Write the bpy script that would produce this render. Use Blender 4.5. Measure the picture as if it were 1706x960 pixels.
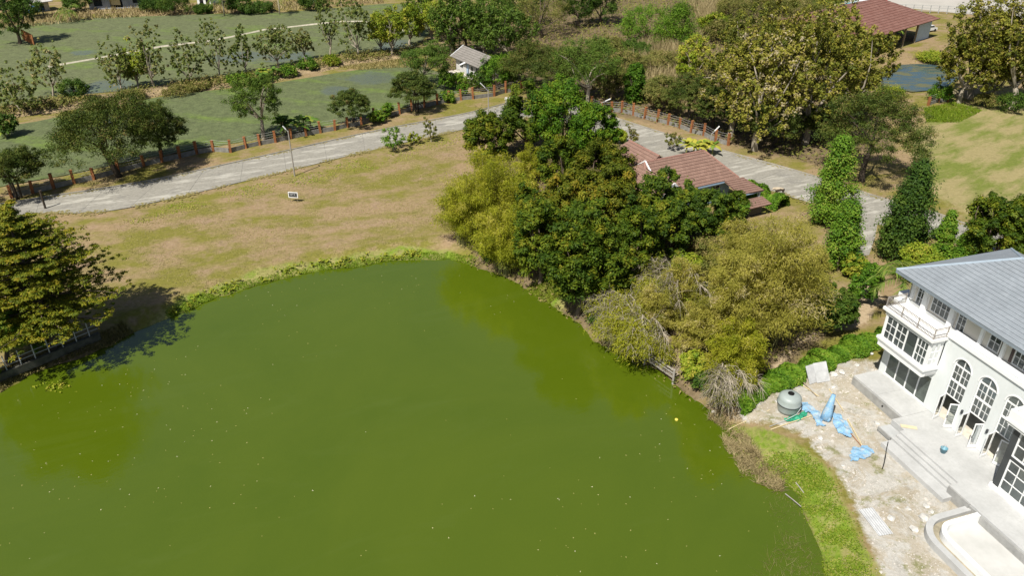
import bpy, math, random
import numpy as np
from mathutils import Vector, Matrix

for _o in list(bpy.data.objects):
    bpy.data.objects.remove(_o, do_unlink=True)
scene = bpy.context.scene
COL = scene.collection
R = math.radians

# ------------------------------------------------------------------ camera
F_PX, PITCH, CAM_H = 1300.0, R(30.0), 38.0
cam_data = bpy.data.cameras.new('camera')
cam_data.sensor_width = 36.0
cam_data.lens = F_PX / 1706 * 36.0
cam_data.clip_start = 0.5
cam_data.clip_end = 6000
cam = bpy.data.objects.new('camera', cam_data)
COL.objects.link(cam)
cam.location = (0, 0, CAM_H)
cam.rotation_euler = (math.pi / 2 - PITCH, 0, 0)
scene.camera = cam

# ------------------------------------------------------------------ sky, sun, exposure
SUN_EL = R(54.0)
SHADOW_AZ = R(55.0)                       # shadows fall this way on the ground
sun_to = Vector((-math.cos(SHADOW_AZ) * math.cos(SUN_EL), -math.sin(SHADOW_AZ) * math.cos(SUN_EL), math.sin(SUN_EL)))
world = bpy.data.worlds.new('World')
scene.world = world
world.use_nodes = True
wn = world.node_tree
for n in list(wn.nodes):
    wn.nodes.remove(n)
w_out = wn.nodes.new('ShaderNodeOutputWorld')
w_bg = wn.nodes.new('ShaderNodeBackground')
w_sky = wn.nodes.new('ShaderNodeTexSky')
w_sky.sky_type = 'NISHITA'
w_sky.sun_disc = False
w_sky.sun_elevation = SUN_EL
w_sky.sun_rotation = math.atan2(sun_to.x, sun_to.y) % (2 * math.pi)
w_sky.dust_density = 1.6
w_bg.inputs['Strength'].default_value = 0.054
wn.links.new(w_sky.outputs[0], w_bg.inputs[0])
wn.links.new(w_bg.outputs[0], w_out.inputs[0])

sun_data = bpy.data.lights.new('sun', 'SUN')
sun_data.energy = 5.0
sun_data.angle = R(0.53)
sun_data.color = (1.0, 0.95, 0.86)
sun = bpy.data.objects.new('sun', sun_data)
COL.objects.link(sun)
sun.rotation_euler = (-sun_to).to_track_quat('-Z', 'Y').to_euler()

scene.view_settings.view_transform = 'Standard'
scene.view_settings.look = 'None'
scene.view_settings.gamma = 1.0
scene.view_settings.use_curve_mapping = False
scene.view_settings.exposure = 0.42
scene.render.engine = 'CYCLES'

# ------------------------------------------------------------------ surveying helpers
CP, SP = math.cos(PITCH), math.sin(PITCH)
def g(px, py, z=0.0):
    """ground (or level z) point seen at a photograph pixel, in metres"""
    a = (px - 853) / F_PX
    b = -(py - 480) / F_PX
    dz = -SP + b * CP
    t = (z - CAM_H) / dz
    return (a * t, (CP + b * SP) * t, z)
def g2(px, py, z=0.0):
    return g(px, py, z)[:2]
def depth(x, y, z=0.0):
    return y * CP - (z - CAM_H) * SP
def row(x, y, z):
    zz = z - CAM_H
    return 480 - F_PX * (y * SP + zz * CP) / (y * CP - zz * SP)
def height_for(x, y, z0, ty):
    lo, hi = 0.1, 40.0
    for _ in range(40):
        m = (lo + hi) / 2
        if row(x, y, z0 + m) > ty: lo = m
        else: hi = m
    return lo

# ------------------------------------------------------------------ object helpers
def link(o, parent=None):
    COL.objects.link(o)
    if parent is not None: o.parent = parent
    return o
def tag(o, label=None, cat=None, group=None, kind=None):
    if label: o['label'] = label
    if cat: o['category'] = cat
    if group: o['group'] = group
    if kind: o['kind'] = kind
    return o
def empty(name, loc=(0, 0, 0), rz=0.0, label=None, cat=None, group=None):
    o = bpy.data.objects.new(name, None)
    o.empty_display_size = 0.3
    o.location = loc
    o.rotation_euler = (0, 0, rz)
    link(o)
    return tag(o, label, cat, group)
def np_mesh(name, verts, quads, mat=None, tint=None, attrs=None, smooth=False):
    """verts (n,3); quads (m,k)"""
    verts = np.asarray(verts, dtype=np.float32)
    quads = np.asarray(quads, dtype=np.int32)
    m, k = quads.shape
    me = bpy.data.meshes.new(name)
    me.vertices.add(len(verts)); me.loops.add(m * k); me.polygons.add(m)
    me.vertices.foreach_set('co', verts.ravel())
    me.loops.foreach_set('vertex_index', quads.ravel())
    me.polygons.foreach_set('loop_start', np.arange(0, m * k, k, dtype=np.int32))
    me.polygons.foreach_set('loop_total', np.full(m, k, dtype=np.int32))
    if smooth: me.polygons.foreach_set('use_smooth', np.ones(m, dtype=bool))
    if tint is not None:
        a = me.attributes.new('tint', 'FLOAT', 'FACE')
        a.data.foreach_set('value', np.asarray(tint, dtype=np.float32))
    if attrs:
        for nm, val in attrs.items():
            a = me.attributes.new(nm, 'FLOAT', 'POINT')
            a.data.foreach_set('value', np.asarray(val, dtype=np.float32))
    me.update(calc_edges=True)
    if mat: me.materials.append(mat)
    return me

class MB:
    """collects simple shapes and links them as one mesh object"""
    def __init__(self): self.v = []; self.f = []
    def add(self, v, f):
        o = len(self.v)
        self.v += [tuple(p) for p in v]
        self.f += [tuple(i + o for i in q) for q in f]
        return self
    def box(self, x0, x1, y0, y1, z0, z1):
        return self.add([(x0,y0,z0),(x1,y0,z0),(x1,y1,z0),(x0,y1,z0),(x0,y0,z1),(x1,y0,z1),(x1,y1,z1),(x0,y1,z1)],
                        [(0,3,2,1),(4,5,6,7),(0,1,5,4),(1,2,6,5),(2,3,7,6),(3,0,4,7)])
    def prism(self, poly, z0, z1):
        n = len(poly)
        a = sum(poly[i][0]*poly[(i+1)%n][1]-poly[(i+1)%n][0]*poly[i][1] for i in range(n))
        if a < 0: poly = poly[::-1]
        v = [(x,y,z0) for x,y in poly] + [(x,y,z1) for x,y in poly]
        return self.add(v, [tuple(range(n-1,-1,-1)), tuple(range(n,2*n))] + [(i,(i+1)%n,n+(i+1)%n,n+i) for i in range(n)])
    def bar(self, a, b, w=0.05, h=None, up=(0,0,1)):
        a = Vector(a); b = Vector(b); d = (b-a).normalized(); u = Vector(up)
        if abs(d.dot(u)) > .98: u = Vector((1,0,0))
        s = d.cross(u).normalized(); t = s.cross(d).normalized()
        h = w if h is None else h
        s *= w/2; t *= h/2
        v = [a-s-t,a+s-t,a+s+t,a-s+t,b-s-t,b+s-t,b+s+t,b-s+t]
        return self.add(v, [(0,3,2,1),(4,5,6,7),(0,1,5,4),(1,2,6,5),(2,3,7,6),(3,0,4,7)])
    def tube(self, pts, radii, n=6, cap=True):
        pts = [Vector(p) for p in pts]
        if not hasattr(radii, '__len__'): radii = [radii]*len(pts)
        o = len(self.v); prev = None
        for i, p in enumerate(pts):
            d = (pts[min(i+1,len(pts)-1)] - pts[max(i-1,0)])
            d = d.normalized() if d.length > 1e-6 else Vector((0,0,1))
            if prev is None:
                u = Vector((0,0,1)) if abs(d.z) < .9 else Vector((1,0,0))
                s = d.cross(u).normalized()
            else:
                s = (prev - d*prev.dot(d))
                s = s.normalized() if s.length > 1e-6 else Vector((1,0,0))
            prev = s; t = d.cross(s)
            for k in range(n):
                a = 2*math.pi*k/n
                self.v.append(tuple(p + (s*math.cos(a)+t*math.sin(a))*radii[i]))
        for i in range(len(pts)-1):
            for k in range(n):
                self.f.append((o+i*n+k, o+i*n+(k+1)%n, o+(i+1)*n+(k+1)%n, o+(i+1)*n+k))
        if cap:
            self.f.append(tuple(o+k for k in range(n-1,-1,-1)))
            e = o+(len(pts)-1)*n
            self.f.append(tuple(e+k for k in range(n)))
        return self
    def lathe(self, prof, n=24, c=(0,0)):
        o = len(self.v)
        for r, z in prof:
            for k in range(n):
                a = 2*math.pi*k/n
                self.v.append((c[0]+r*math.cos(a), c[1]+r*math.sin(a), z))
        for i in range(len(prof)-1):
            for k in range(n):
                self.f.append((o+i*n+k, o+i*n+(k+1)%n, o+(i+1)*n+(k+1)%n, o+(i+1)*n+k))
        return self
    def mesh(self, name, mat, smooth=False):
        me = bpy.data.meshes.new(name)
        me.from_pydata(self.v, [], self.f)
        if mat: me.materials.append(mat)
        if smooth: me.polygons.foreach_set('use_smooth', [True]*len(me.polygons))
        me.update()
        return me
    def build(self, name, mat, parent=None, smooth=False):
        return link(bpy.data.objects.new(name, self.mesh(name, mat, smooth)), parent)

# ------------------------------------------------------------------ materials
class NT:
    def __init__(self, name):
        self.m = bpy.data.materials.new(name); self.m.use_nodes = True
        self.t = self.m.node_tree
        self.bsdf = self.t.nodes['Principled BSDF']
        self.out = self.t.nodes['Material Output']
    def n(self, typ, **kw):
        nd = self.t.nodes.new(typ)
        for k, v in kw.items(): setattr(nd, k, v)
        return nd
    def l(self, a, b): self.t.links.new(a, b)
    def coords(self, kind='Object'):
        return self.n('ShaderNodeTexCoord').outputs[kind]
    def pos(self): return self.n('ShaderNodeNewGeometry').outputs['Position']
    def noise(self, vec, scale, detail=4, rough=.6, stretch=None, dist=0.0):
        if stretch:
            if len(stretch) > 3:
                mr = self.n('ShaderNodeMapping'); mr.inputs['Rotation'].default_value = (0,0,-stretch[3])
                self.l(vec, mr.inputs[0]); vec = mr.outputs[0]
            mp = self.n('ShaderNodeMapping')
            mp.inputs['Scale'].default_value = stretch[:3]
            self.l(vec, mp.inputs[0]); vec = mp.outputs[0]
        nd = self.n('ShaderNodeTexNoise')
        nd.inputs['Scale'].default_value = scale; nd.inputs['Detail'].default_value = detail
        nd.inputs['Roughness'].default_value = rough; nd.inputs['Distortion'].default_value = dist
        self.l(vec, nd.inputs['Vector'])
        return nd.outputs['Fac']
    def ramp(self, fac, stops):
        nd = self.n('ShaderNodeValToRGB'); e = nd.color_ramp.elements
        while len(e) < len(stops): e.new(0.5)
        for el, (p, c) in zip(e, stops):
            el.position = p; el.color = (c[0], c[1], c[2], 1) if hasattr(c,'__len__') else (c,c,c,1)
        self.l(fac, nd.inputs[0])
        return nd.outputs[0]
    def mix(self, fac, a, b, mode='MIX'):
        nd = self.n('ShaderNodeMix', data_type='RGBA', blend_type=mode)
        for v, i in ((fac,0),(a,6),(b,7)):
            if hasattr(v,'is_output'): self.l(v, nd.inputs[i])
            elif hasattr(v,'__len__'): nd.inputs[i].default_value = (*v[:3],1)
            else: nd.inputs[i].default_value = v
        return nd.outputs[2]
    def math(self, op, a, b=0.0, clamp=False):
        nd = self.n('ShaderNodeMath', operation=op); nd.use_clamp = clamp
        for i, v in enumerate((a,b)):
            if hasattr(v,'is_output'): self.l(v, nd.inputs[i])
            else: nd.inputs[i].default_value = v
        return nd.outputs[0]
    def attr(self, name):
        nd = self.n('ShaderNodeAttribute'); nd.attribute_name = name
        return nd.outputs['Fac']
    def bump(self, h, strength=.3, dist=.05):
        nd = self.n('ShaderNodeBump'); nd.inputs['Strength'].default_value = strength
        nd.inputs['Distance'].default_value = dist
        self.l(h, nd.inputs['Height']); self.l(nd.outputs[0], self.bsdf.inputs['Normal'])
    def col(self, c):
        if hasattr(c,'is_output'): self.l(c, self.bsdf.inputs['Base Color'])
        else: self.bsdf.inputs['Base Color'].default_value = (*c,1)
    def rough(self, r):
        if hasattr(r,'is_output'): self.l(r, self.bsdf.inputs['Roughness'])
        else: self.bsdf.inputs['Roughness'].default_value = r
    def spec(self, s): self.bsdf.inputs['Specular IOR Level'].default_value = s

def plain(name, c, rough=.7, var=.18, scale=3.0, spec=.3, metal=0.0, bump=0.0, coord='Object', streak=None):
    m = NT(name); v = m.coords(coord)
    n1 = m.noise(v, scale, 6, .65, streak)
    lo = tuple(x*(1-var) for x in c); hi = tuple(min(1,x*(1+var)) for x in c)
    m.col(m.ramp(n1, [(.3,lo),(.7,hi)])); m.rough(rough); m.spec(spec)
    m.bsdf.inputs['Metallic'].default_value = metal
    if bump: m.bump(m.noise(v, scale*6, 4), bump, .03)
    return m.m

def leaf_mat(name, stops, trans=.28, rough=.55, spec=.25):
    m = NT(name)
    c = m.ramp(m.attr('tint'), stops)
    m.col(c); m.rough(rough); m.spec(spec)
    tr = m.n('ShaderNodeBsdfTranslucent')
    hs = m.n('ShaderNodeHueSaturation'); hs.inputs['Value'].default_value = 1.35; hs.inputs['Saturation'].default_value = 1.1
    m.l(c, hs.inputs['Color']); m.l(hs.outputs[0], tr.inputs['Color'])
    mx = m.n('ShaderNodeMixShader'); mx.inputs[0].default_value = trans
    m.l(m.bsdf.outputs[0], mx.inputs[1]); m.l(tr.outputs[0], mx.inputs[2]); m.l(mx.outputs[0], m.out.inputs[0])
    return m.m

M = {}
def pal(name, mat, c, trans=.16, rough=.6, spec=.14):
    M[name] = leaf_mat(mat, c, trans, rough, spec)
pal('mango', 'mango_leaf', [(0,(.026,.055,.005)),(.35,(.062,.104,.007)),(.7,(.120,.152,.010)),(1,(.21,.20,.018))])
pal('mango_green', 'mango_leaf_fresh', [(0,(.030,.080,.006)),(.4,(.072,.155,.008)),(.75,(.135,.205,.012)),(1,(.21,.23,.025))])
pal('mango_brown', 'mango_leaf_flushing', [(0,(.042,.065,.005)),(.35,(.090,.112,.008)),(.7,(.155,.145,.010)),(1,(.22,.155,.014))])
pal('rain', 'fine_leaf_dark', [(0,(.030,.052,.009)),(.45,(.062,.090,.013)),(.8,(.105,.120,.022)),(1,(.18,.13,.05))])
pal('rain_green', 'fine_leaf_green', [(0,(.045,.085,.012)),(.5,(.090,.150,.018)),(.85,(.14,.19,.03)),(1,(.20,.20,.06))])
pal('teak', 'teak_leaf', [(0,(.070,.105,.020)),(.45,(.140,.170,.036)),(.75,(.205,.20,.065)),(1,(.29,.24,.11))])
pal('teak_yellow', 'teak_leaf_yellowing', [(0,(.075,.095,.014)),(.35,(.155,.165,.022)),(.62,(.24,.225,.028)),(.82,(.27,.22,.07)),(1,(.38,.33,.21))])
pal('bamboo', 'bamboo_leaf', [(0,(.175,.205,.013)),(.45,(.30,.315,.024)),(.8,(.385,.365,.04)),(1,(.44,.39,.10))], .42)
pal('bamboo_dry', 'bamboo_leaf_dry', [(0,(.21,.210,.036)),(.4,(.345,.325,.058)),(.75,(.425,.375,.095)),(1,(.49,.42,.24))], .45)
pal('layer', 'layered_tree_leaf', [(0,(.060,.090,.007)),(.4,(.120,.145,.010)),(.75,(.20,.19,.012)),(1,(.27,.21,.016))])
pal('green', 'fresh_leaf', [(0,(.040,.100,.008)),(.4,(.085,.175,.012)),(.75,(.145,.24,.02)),(1,(.22,.27,.04))])
pal('dark', 'dark_leaf', [(0,(.026,.060,.009)),(.5,(.055,.105,.012)),(1,(.110,.155,.022))])
pal('yellowgreen', 'yellow_green_leaf', [(0,(.095,.155,.010)),(.4,(.18,.235,.016)),(.75,(.26,.28,.028)),(1,(.36,.32,.05))])
pal('olive', 'olive_scrub_leaf', [(0,(.075,.095,.018)),(.4,(.135,.145,.030)),(.75,(.20,.18,.05)),(1,(.28,.21,.09))])
pal('palm', 'palm_leaf', [(0,(.05,.10,.012)),(.5,(.105,.17,.022)),(1,(.22,.24,.05))])
pal('banana', 'banana_leaf', [(0,(.05,.11,.018)),(.5,(.12,.21,.03)),(1,(.38,.35,.05))])
pal('dry', 'dry_reed', [(0,(.20,.16,.08)),(.5,(.32,.26,.13)),(1,(.42,.35,.19))])
pal('grass', 'grass_blade', [(0,(.12,.20,.014)),(.4,(.20,.28,.022)),(.75,(.28,.33,.04)),(1,(.40,.36,.10))], .4)
pal('drygrass', 'dry_grass_blade', [(0,(.24,.22,.08)),(.5,(.36,.31,.13)),(1,(.46,.39,.19))], .4)
pal('weed', 'pond_weed', [(0,(.08,.085,.025)),(.5,(.16,.14,.045)),(1,(.25,.21,.10))])
M['bark'] = plain('bark', (.13,.10,.075), .9, .4, 5.0, .1, streak=(1,1,.2))
M['bark_pale'] = plain('bark_pale', (.33,.29,.23), .9, .3, 5.0, .1, streak=(1,1,.2))
M['bark_dark'] = plain('bark_dark', (.055,.045,.035), .9, .4, 5.0, .1, streak=(1,1,.2))
M['culm'] = plain('bamboo_culm', (.20,.20,.08), .6, .35, 3.0, .2, streak=(1,1,.3))
m = NT('white_render'); v_ = m.coords()
c = m.ramp(m.noise(v_, .8, 5), [(.3,(.61,.645,.645)),(.7,(.66,.69,.69))])
c = m.mix(m.ramp(m.noise(v_, 1.4, 6, .7, (1.6,1.6,.18)), [(.52,0.0),(.72,.35)]), c, (.54,.55,.53))
m.col(c); m.rough(.8); m.spec(.2); M['white'] = m.m
M['white_trim'] = plain('white_trim', (.76,.77,.77), .6, .03, 1.0, .3)
M['beige'] = plain('beige_render', (.54,.51,.45), .8, .06, .8, .2)
M['concrete'] = plain('smooth_concrete', (.40,.41,.41), .85, .12, .9, .2, bump=.1)
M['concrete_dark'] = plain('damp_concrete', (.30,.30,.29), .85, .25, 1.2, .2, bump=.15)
M['wall_grey'] = plain('grey_wall', (.20,.195,.18), .9, .35, 1.5, .1, bump=.2)
M['dark_metal'] = plain('dark_metal', (.05,.055,.06), .5, .2, 4.0, .4)
M['grey_metal'] = plain('grey_metal', (.36,.37,.37), .5, .15, 3.0, .5)
M['black'] = plain('black_rubber', (.02,.02,.02), .6, .2, 4.0, .3)
m = NT('blue_netting'); v_ = m.coords()
c = m.ramp(m.noise(v_, 4.5, 6, .8, (1,2.2,1), 1.5), [(.3,(.09,.22,.38)),(.5,(.19,.36,.53)),(.7,(.38,.50,.60))])
m.col(m.mix(m.ramp(m.noise(v_, 2.2, 5), [(.52,0.0),(.66,.75)]), c, (.42,.42,.39))); m.rough(.6); M['blue_tarp'] = m.m
M['green_tarp'] = plain('green_netting', (.03,.26,.15), .6, .3, 8.0, .3)
M['wood'] = plain('weathered_wood', (.30,.25,.18), .85, .3, 4.0, .1, streak=(1,1,.3))
M['bamboo_pole'] = plain('dry_bamboo_pole', (.55,.46,.27), .7, .2, 4.0, .2)
M['post'] = plain('orange_brown_post', (.27,.115,.05), .9, .3, 2.5, .1, bump=.2)
M['wire'] = plain('fence_wire', (.35,.35,.34), .5, .1, 4.0, .4)
M['interior'] = plain('interior_floor', (.58,.54,.46), .8, .3, 1.0, .1)
M['dark_room'] = plain('dim_room', (.35,.35,.34), .9, .3, 1.0, .1)
M['thatch'] = plain('thatch', (.23,.175,.11), .95, .35, 6.0, .05, bump=.5)
M['blue_paint'] = plain('pale_blue_paint', (.36,.48,.62), .7, .1, 1.0, .2)
M['stone_white'] = plain('white_rubble', (.50,.49,.46), .95, .35, 2.5, .1, bump=.2)

def glass_mat(name, c, rough=.05):
    m = NT(name)
    m.col(m.ramp(m.noise(m.coords(), .7, 3), [(.3,tuple(x*.7 for x in c)),(.7,tuple(x*1.4 for x in c))]))
    m.rough(rough); m.spec(.6)
    return m.m
def clear_glass(name, tint, dust_lift, dcol):
    m = NT(name)
    tr = m.n('ShaderNodeBsdfTransparent'); tr.inputs[0].default_value = (*tint,1)
    gl = m.n('ShaderNodeBsdfGlossy'); gl.inputs['Roughness'].default_value = .03
    di = m.n('ShaderNodeBsdfDiffuse'); di.inputs[0].default_value = (*dcol,1)
    fr = m.n('ShaderNodeFresnel'); fr.inputs[0].default_value = 1.5
    m0 = m.n('ShaderNodeMixShader'); m.l(m.ramp(m.noise(m.coords(), 1.3, 4), [(.3,dust_lift*.6),(.7,dust_lift*1.3)]), m0.inputs[0])  # dusty film whose grey also stands in for light from the rooms
    m.l(tr.outputs[0], m0.inputs[1]); m.l(di.outputs[0], m0.inputs[2])
    mx = m.n('ShaderNodeMixShader'); m.l(m.math('MULTIPLY', fr.outputs[0], 1.1), mx.inputs[0])
    m.l(m0.outputs[0], mx.inputs[1]); m.l(gl.outputs[0], mx.inputs[2]); m.l(mx.outputs[0], m.out.inputs[0])
    return m.m
M['glass'] = clear_glass('window_glass', (.78,.84,.82), .20, (.30,.34,.34))
M['glass_green'] = clear_glass('green_tinted_glass', (.62,.72,.66), .30, (.26,.31,.28))

def roof_mat(name, c, c2, course, wide, joint):
    m = NT(name); v = m.coords('UV')
    br = m.n('ShaderNodeTexBrick'); br.offset = .5
    br.inputs['Color1'].default_value = (*c,1); br.inputs['Color2'].default_value = (*c2,1)
    br.inputs['Mortar'].default_value = (*joint,1); br.inputs['Scale'].default_value = 1.0
    br.inputs['Mortar Size'].default_value = .012; br.inputs['Mortar Smooth'].default_value = .3
    br.inputs['Brick Width'].default_value = wide; br.inputs['Row Height'].default_value = course
    m.l(v, br.inputs['Vector'])
    nz = m.noise(m.coords(), .6, 5)
    nz2 = m.noise(m.coords(), 4.0, 4)
    c1 = m.mix(m.ramp(nz,[(.35,0.0),(.7,.5)]), br.outputs[0], tuple(x*.72 for x in c))
    m.col(m.mix(m.ramp(nz2,[(.5,0.0),(.8,.45)]), c1, tuple(min(1,x*1.35) for x in c2)))
    m.rough(.7); m.spec(.3)
    return m.m
M['roof_grey'] = roof_mat('grey_roof_tile', (.225,.252,.280), (.245,.272,.300), .34, .6, (.19,.215,.24))
M['roof_brown'] = roof_mat('brown_roof_tile', (.215,.130,.100), (.255,.160,.125), .42, .33, (.10,.055,.045))
M['roof_red'] = roof_mat('rusty_red_roof', (.185,.085,.065), (.235,.125,.10), .8, .5, (.11,.05,.04))
M['roof_old'] = roof_mat('old_grey_roof', (.20,.185,.165), (.25,.23,.21), .5, .5, (.12,.11,.10))

# ------------------------------------------------------------------ plan outlines (surveyed from the photograph)
WATER_Z = -1.0
shore_px = [(0,655),(45,628),(120,600),(185,577),(225,556),(285,530),(335,507),(400,484),(470,465),(540,452),(620,440),(700,432),
            (745,432),(790,442),(832,458),(880,482),(915,506),(950,532),(990,566),(1040,592),(1085,612),(1120,638),(1155,668),
            (1200,690),(1222,722),(1232,758),(1262,792),(1300,806),(1328,826),(1342,852),(1358,892),(1372,930),(1384,968)]
shore = [g2(x, y, WATER_Z) for x, y in shore_px]
pond = shore + [(19,22),(17,8),(8,-14),(-20,-26),(-60,-18),(-85,12),(-75,40)]

def poly_sd(X, Y, poly):
    """signed distance to polygon, positive outside"""
    X = np.asarray(X, dtype=np.float64); Y = np.asarray(Y, dtype=np.float64)
    d = np.full(X.shape, 1e9); ins = np.zeros(X.shape, dtype=bool)
    n = len(poly)
    for i in range(n):
        ax, ay = poly[i]; bx, by = poly[(i+1) % n]
        ex, ey = bx-ax, by-ay
        t = np.clip(((X-ax)*ex+(Y-ay)*ey)/(ex*ex+ey*ey+1e-12), 0, 1)
        d = np.minimum(d, np.hypot(X-ax-t*ex, Y-ay-t*ey))
        c = ((ay > Y) != (by > Y)) & (X < (bx-ax)*(Y-ay)/((by-ay) if abs(by-ay) > 1e-12 else 1e-12)+ax)
        ins ^= c
    return np.where(ins, -d, d)
def line_d(X, Y, pts):
    d = np.full(np.shape(X), 1e9)
    for (ax, ay), (bx, by) in zip(pts[:-1], pts[1:]):
        ex, ey = bx-ax, by-ay
        t = np.clip(((X-ax)*ex+(Y-ay)*ey)/(ex*ex+ey*ey+1e-12), 0, 1)
        d = np.minimum(d, np.hypot(X-ax-t*ex, Y-ay-t*ey))
    return d
def sstep(a, b, x):
    t = np.clip((x-a)/(b-a), 0, 1); return t*t*(3-2*t)
def wob(X, Y, s=1.0):
    return (np.sin(X*.9*s+1.3*np.sin(Y*.53*s))+np.sin(Y*1.13*s+1.7*np.sin(X*.47*s+2))+.6*np.sin((X+Y)*2.1*s+.5))/2.6
far_pond = [g2(*p) for p in [(1465,118),(1500,105),(1545,103),(1590,112),(1600,128),(1575,145),(1520,150),(1470,140)]]
def ground_z(X, Y):
    sd = poly_sd(X, Y, pond) + .35*wob(X, Y, 1.1)
    z = np.where(sd > 0, WATER_Z + sstep(-.4, 2.6, sd)*(-WATER_Z), WATER_Z - .08 + sd*.45)
    z = np.maximum(z, -3.2)
    sf = poly_sd(X, Y, far_pond)
    z = z - .7*sstep(2.0, -1.5, sf)
    return z + .05*wob(X, Y, .35)*sstep(1, 5, sd)
def gz(x, y):
    return float(ground_z(np.array([x]), np.array([y]))[0])

# ------------------------------------------------------------------ ground
def axis(dense_lo, dense_hi, step, lo, hi, grow=1.16):
    a = list(np.arange(dense_lo, dense_hi+1e-6, step))
    s = step; x = a[-1]
    while x < hi: s *= grow; x += s; a.append(x)
    s = step; x = a[0]; b = []
    while x > lo: s *= grow; x -= s; b.append(x)
    return np.array(b[::-1]+a)
gx = axis(-62, 62, .68, -2500, 2500, 1.08)
gy = axis(22, 118, .68, -300, 4000, 1.05)
GX, GY = np.meshgrid(gx, gy)
X, Y = GX.ravel(), GY.ravel()
Z = ground_z(X, Y)
sdp = poly_sd(X, Y, pond)
W1 = wob(X, Y, .6); W2 = wob(X, Y, .22)
site = [g2(*p) for p in [(1212,690),(1245,668),(1300,650),(1350,622),(1400,600),(1470,600),(1560,640),(1706,760),(1800,960),(1800,1100),(1480,1100),(1455,960),(1440,900),(1420,840),(1390,780),(1330,720),(1270,705)]]
dirt = sstep(1.6, -1.6, poly_sd(X, Y, site)+.6*W1)
track = [g2(*p) for p in [(1290,615),(1320,580),(1370,560),(1440,540),(1470,500),(1450,455),(1430,470),(1410,520),(1330,552)]]
track_m = sstep(1.0, -.8, poly_sd(X, Y, track)+.5*W1)
fringe = sstep(2.6, .4, sdp+.5*W1)*(sdp > -1)
lush = fringe*sstep(-38, -30, X)*np.maximum(sstep(-4, -7, X), sstep(3.2, 1.6, np.hypot(X-g(905,490)[0], Y-g(905,490)[1])))
bank = [g2(*p) for p in [(1205,688),(1262,712),(1315,735),(1380,792),(1408,850),(1428,900),(1452,960),(1470,1100),(1390,1100),(1360,890),(1330,815),(1240,760)]]
bank_m = sstep(1.5, -1.3, poly_sd(X, Y, bank)+.6*W1)
meadow = [g2(*p) for p in [(1540,180),(1706,175),(1900,190),(1900,420),(1706,385),(1640,370),(1570,330),(1520,260)]]
meadow_m = sstep(5, -5, poly_sd(X, Y, meadow)+3*W2)
lawn = [g2(*p) for p in [(170,372),(400,330),(560,285),(700,250),(770,240),(760,400),(690,420),(560,440),(420,470),(330,490),(240,460)]]
lawn_m = sstep(3, -3, poly_sd(X, Y, lawn)+2*W2)
wood = [g2(*p) for p in [(690,80),(760,40),(1000,-30),(1200,-20),(1450,40),(1440,120),(1480,250),(1380,280),(1230,245),(1000,182),(860,140),(740,120)]]
wood_m = sstep(4, -4, poly_sd(X, Y, wood)+2*W2)
grove = [g2(*p) for p in [(780,300),(900,200),(1000,230),(1060,300),(1240,370),(1390,440),(1380,560),(1250,640),(1150,660),(1060,600),(940,520),(850,460),(770,430)]]
grove_m = sstep(2, -2, poly_sd(X, Y, grove)+W2)
ny_, nx_ = GX.shape
idx = np.arange(ny_*nx_).reshape(ny_, nx_)
quads = np.stack([idx[:-1,:-1], idx[:-1,1:], idx[1:,1:], idx[1:,:-1]], -1).reshape(-1,4)

m = NT('ground_soil_and_grass'); p = m.pos()
n_big = m.noise(p, .055, 5, .6, None, .4)
n_mid = m.noise(p, .28, 6, .65, (1,1,1))
n_strk = m.noise(p, .22, 6, .68, (.7,1.3,1,R(18)))
n_fine = m.noise(p, 2.6, 6, .75)
n_spk = m.noise(p, 9.0, 4, .8)
dry = m.ramp(n_fine, [(.25,(.20,.142,.075)),(.5,(.275,.200,.112)),(.75,(.345,.265,.160))])
olive = m.ramp(n_fine, [(.25,(.125,.125,.024)),(.55,(.185,.170,.038)),(.8,(.25,.220,.065))])
soilred = m.ramp(n_fine, [(.3,(.23,.155,.095)),(.7,(.34,.25,.17))])
k_ol = m.ramp(m.math('ADD', m.math('MULTIPLY', n_strk, .62), m.math('MULTIPLY', n_big, .38)), [(.44,0.0),(.55,1.0)])
base = m.mix(k_ol, dry, olive)
base = m.mix(m.ramp(n_mid, [(.52,0.0),(.66,.8)]), base, soilred)
mead = m.mix(m.ramp(m.noise(p, .22, 6, .65, (.45,1.5,1,R(38))), [(.40,0.0),(.56,1.0)]),
             m.ramp(n_fine, [(.3,(.11,.145,.025)),(.7,(.185,.205,.05))]), m.ramp(n_fine, [(.3,(.24,.205,.09)),(.7,(.33,.28,.14))]))
n_pat = m.noise(p, .42, 6, .72, None, .8)
def ragged(name, amt=.7, lo=.38, hi=.62):
    k = m.math('ADD', m.attr(name), m.math('MULTIPLY', m.math('SUBTRACT', m.math('ADD', m.math('MULTIPLY', n_pat, .5), m.math('MULTIPLY', n_fine, .5)), .5), amt*2))
    return m.ramp(k, [(lo,0.0),(hi,1.0)])
c = m.mix(ragged('meadow'), base, mead)
litter = m.ramp(n_fine, [(.25,(.085,.062,.035)),(.5,(.16,.12,.07)),(.8,(.26,.20,.12))])
c = m.mix(ragged('litter'), c, litter)
dirtc = m.ramp(m.math('ADD', m.math('MULTIPLY', n_mid, .5), m.math('MULTIPLY', n_fine, .5)), [(.30,(.30,.26,.195)),(.5,(.37,.33,.26)),(.66,(.43,.40,.345))])
dirtc = m.mix(m.ramp(n_pat, [(.46,0.0),(.56,.8)]), dirtc, m.ramp(n_fine, [(.3,(.36,.35,.32)),(.7,(.52,.51,.48))]))
dirtc = m.mix(m.ramp(n_spk, [(.60,0.0),(.70,.6)]), dirtc, (.62,.61,.58))
dirtc = m.mix(m.ramp(m.noise(p, .6, 6, .75), [(.55,0.0),(.64,.8)]), dirtc, m.ramp(n_fine, [(.3,(.13,.15,.05)),(.7,(.24,.23,.10))]))
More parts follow.
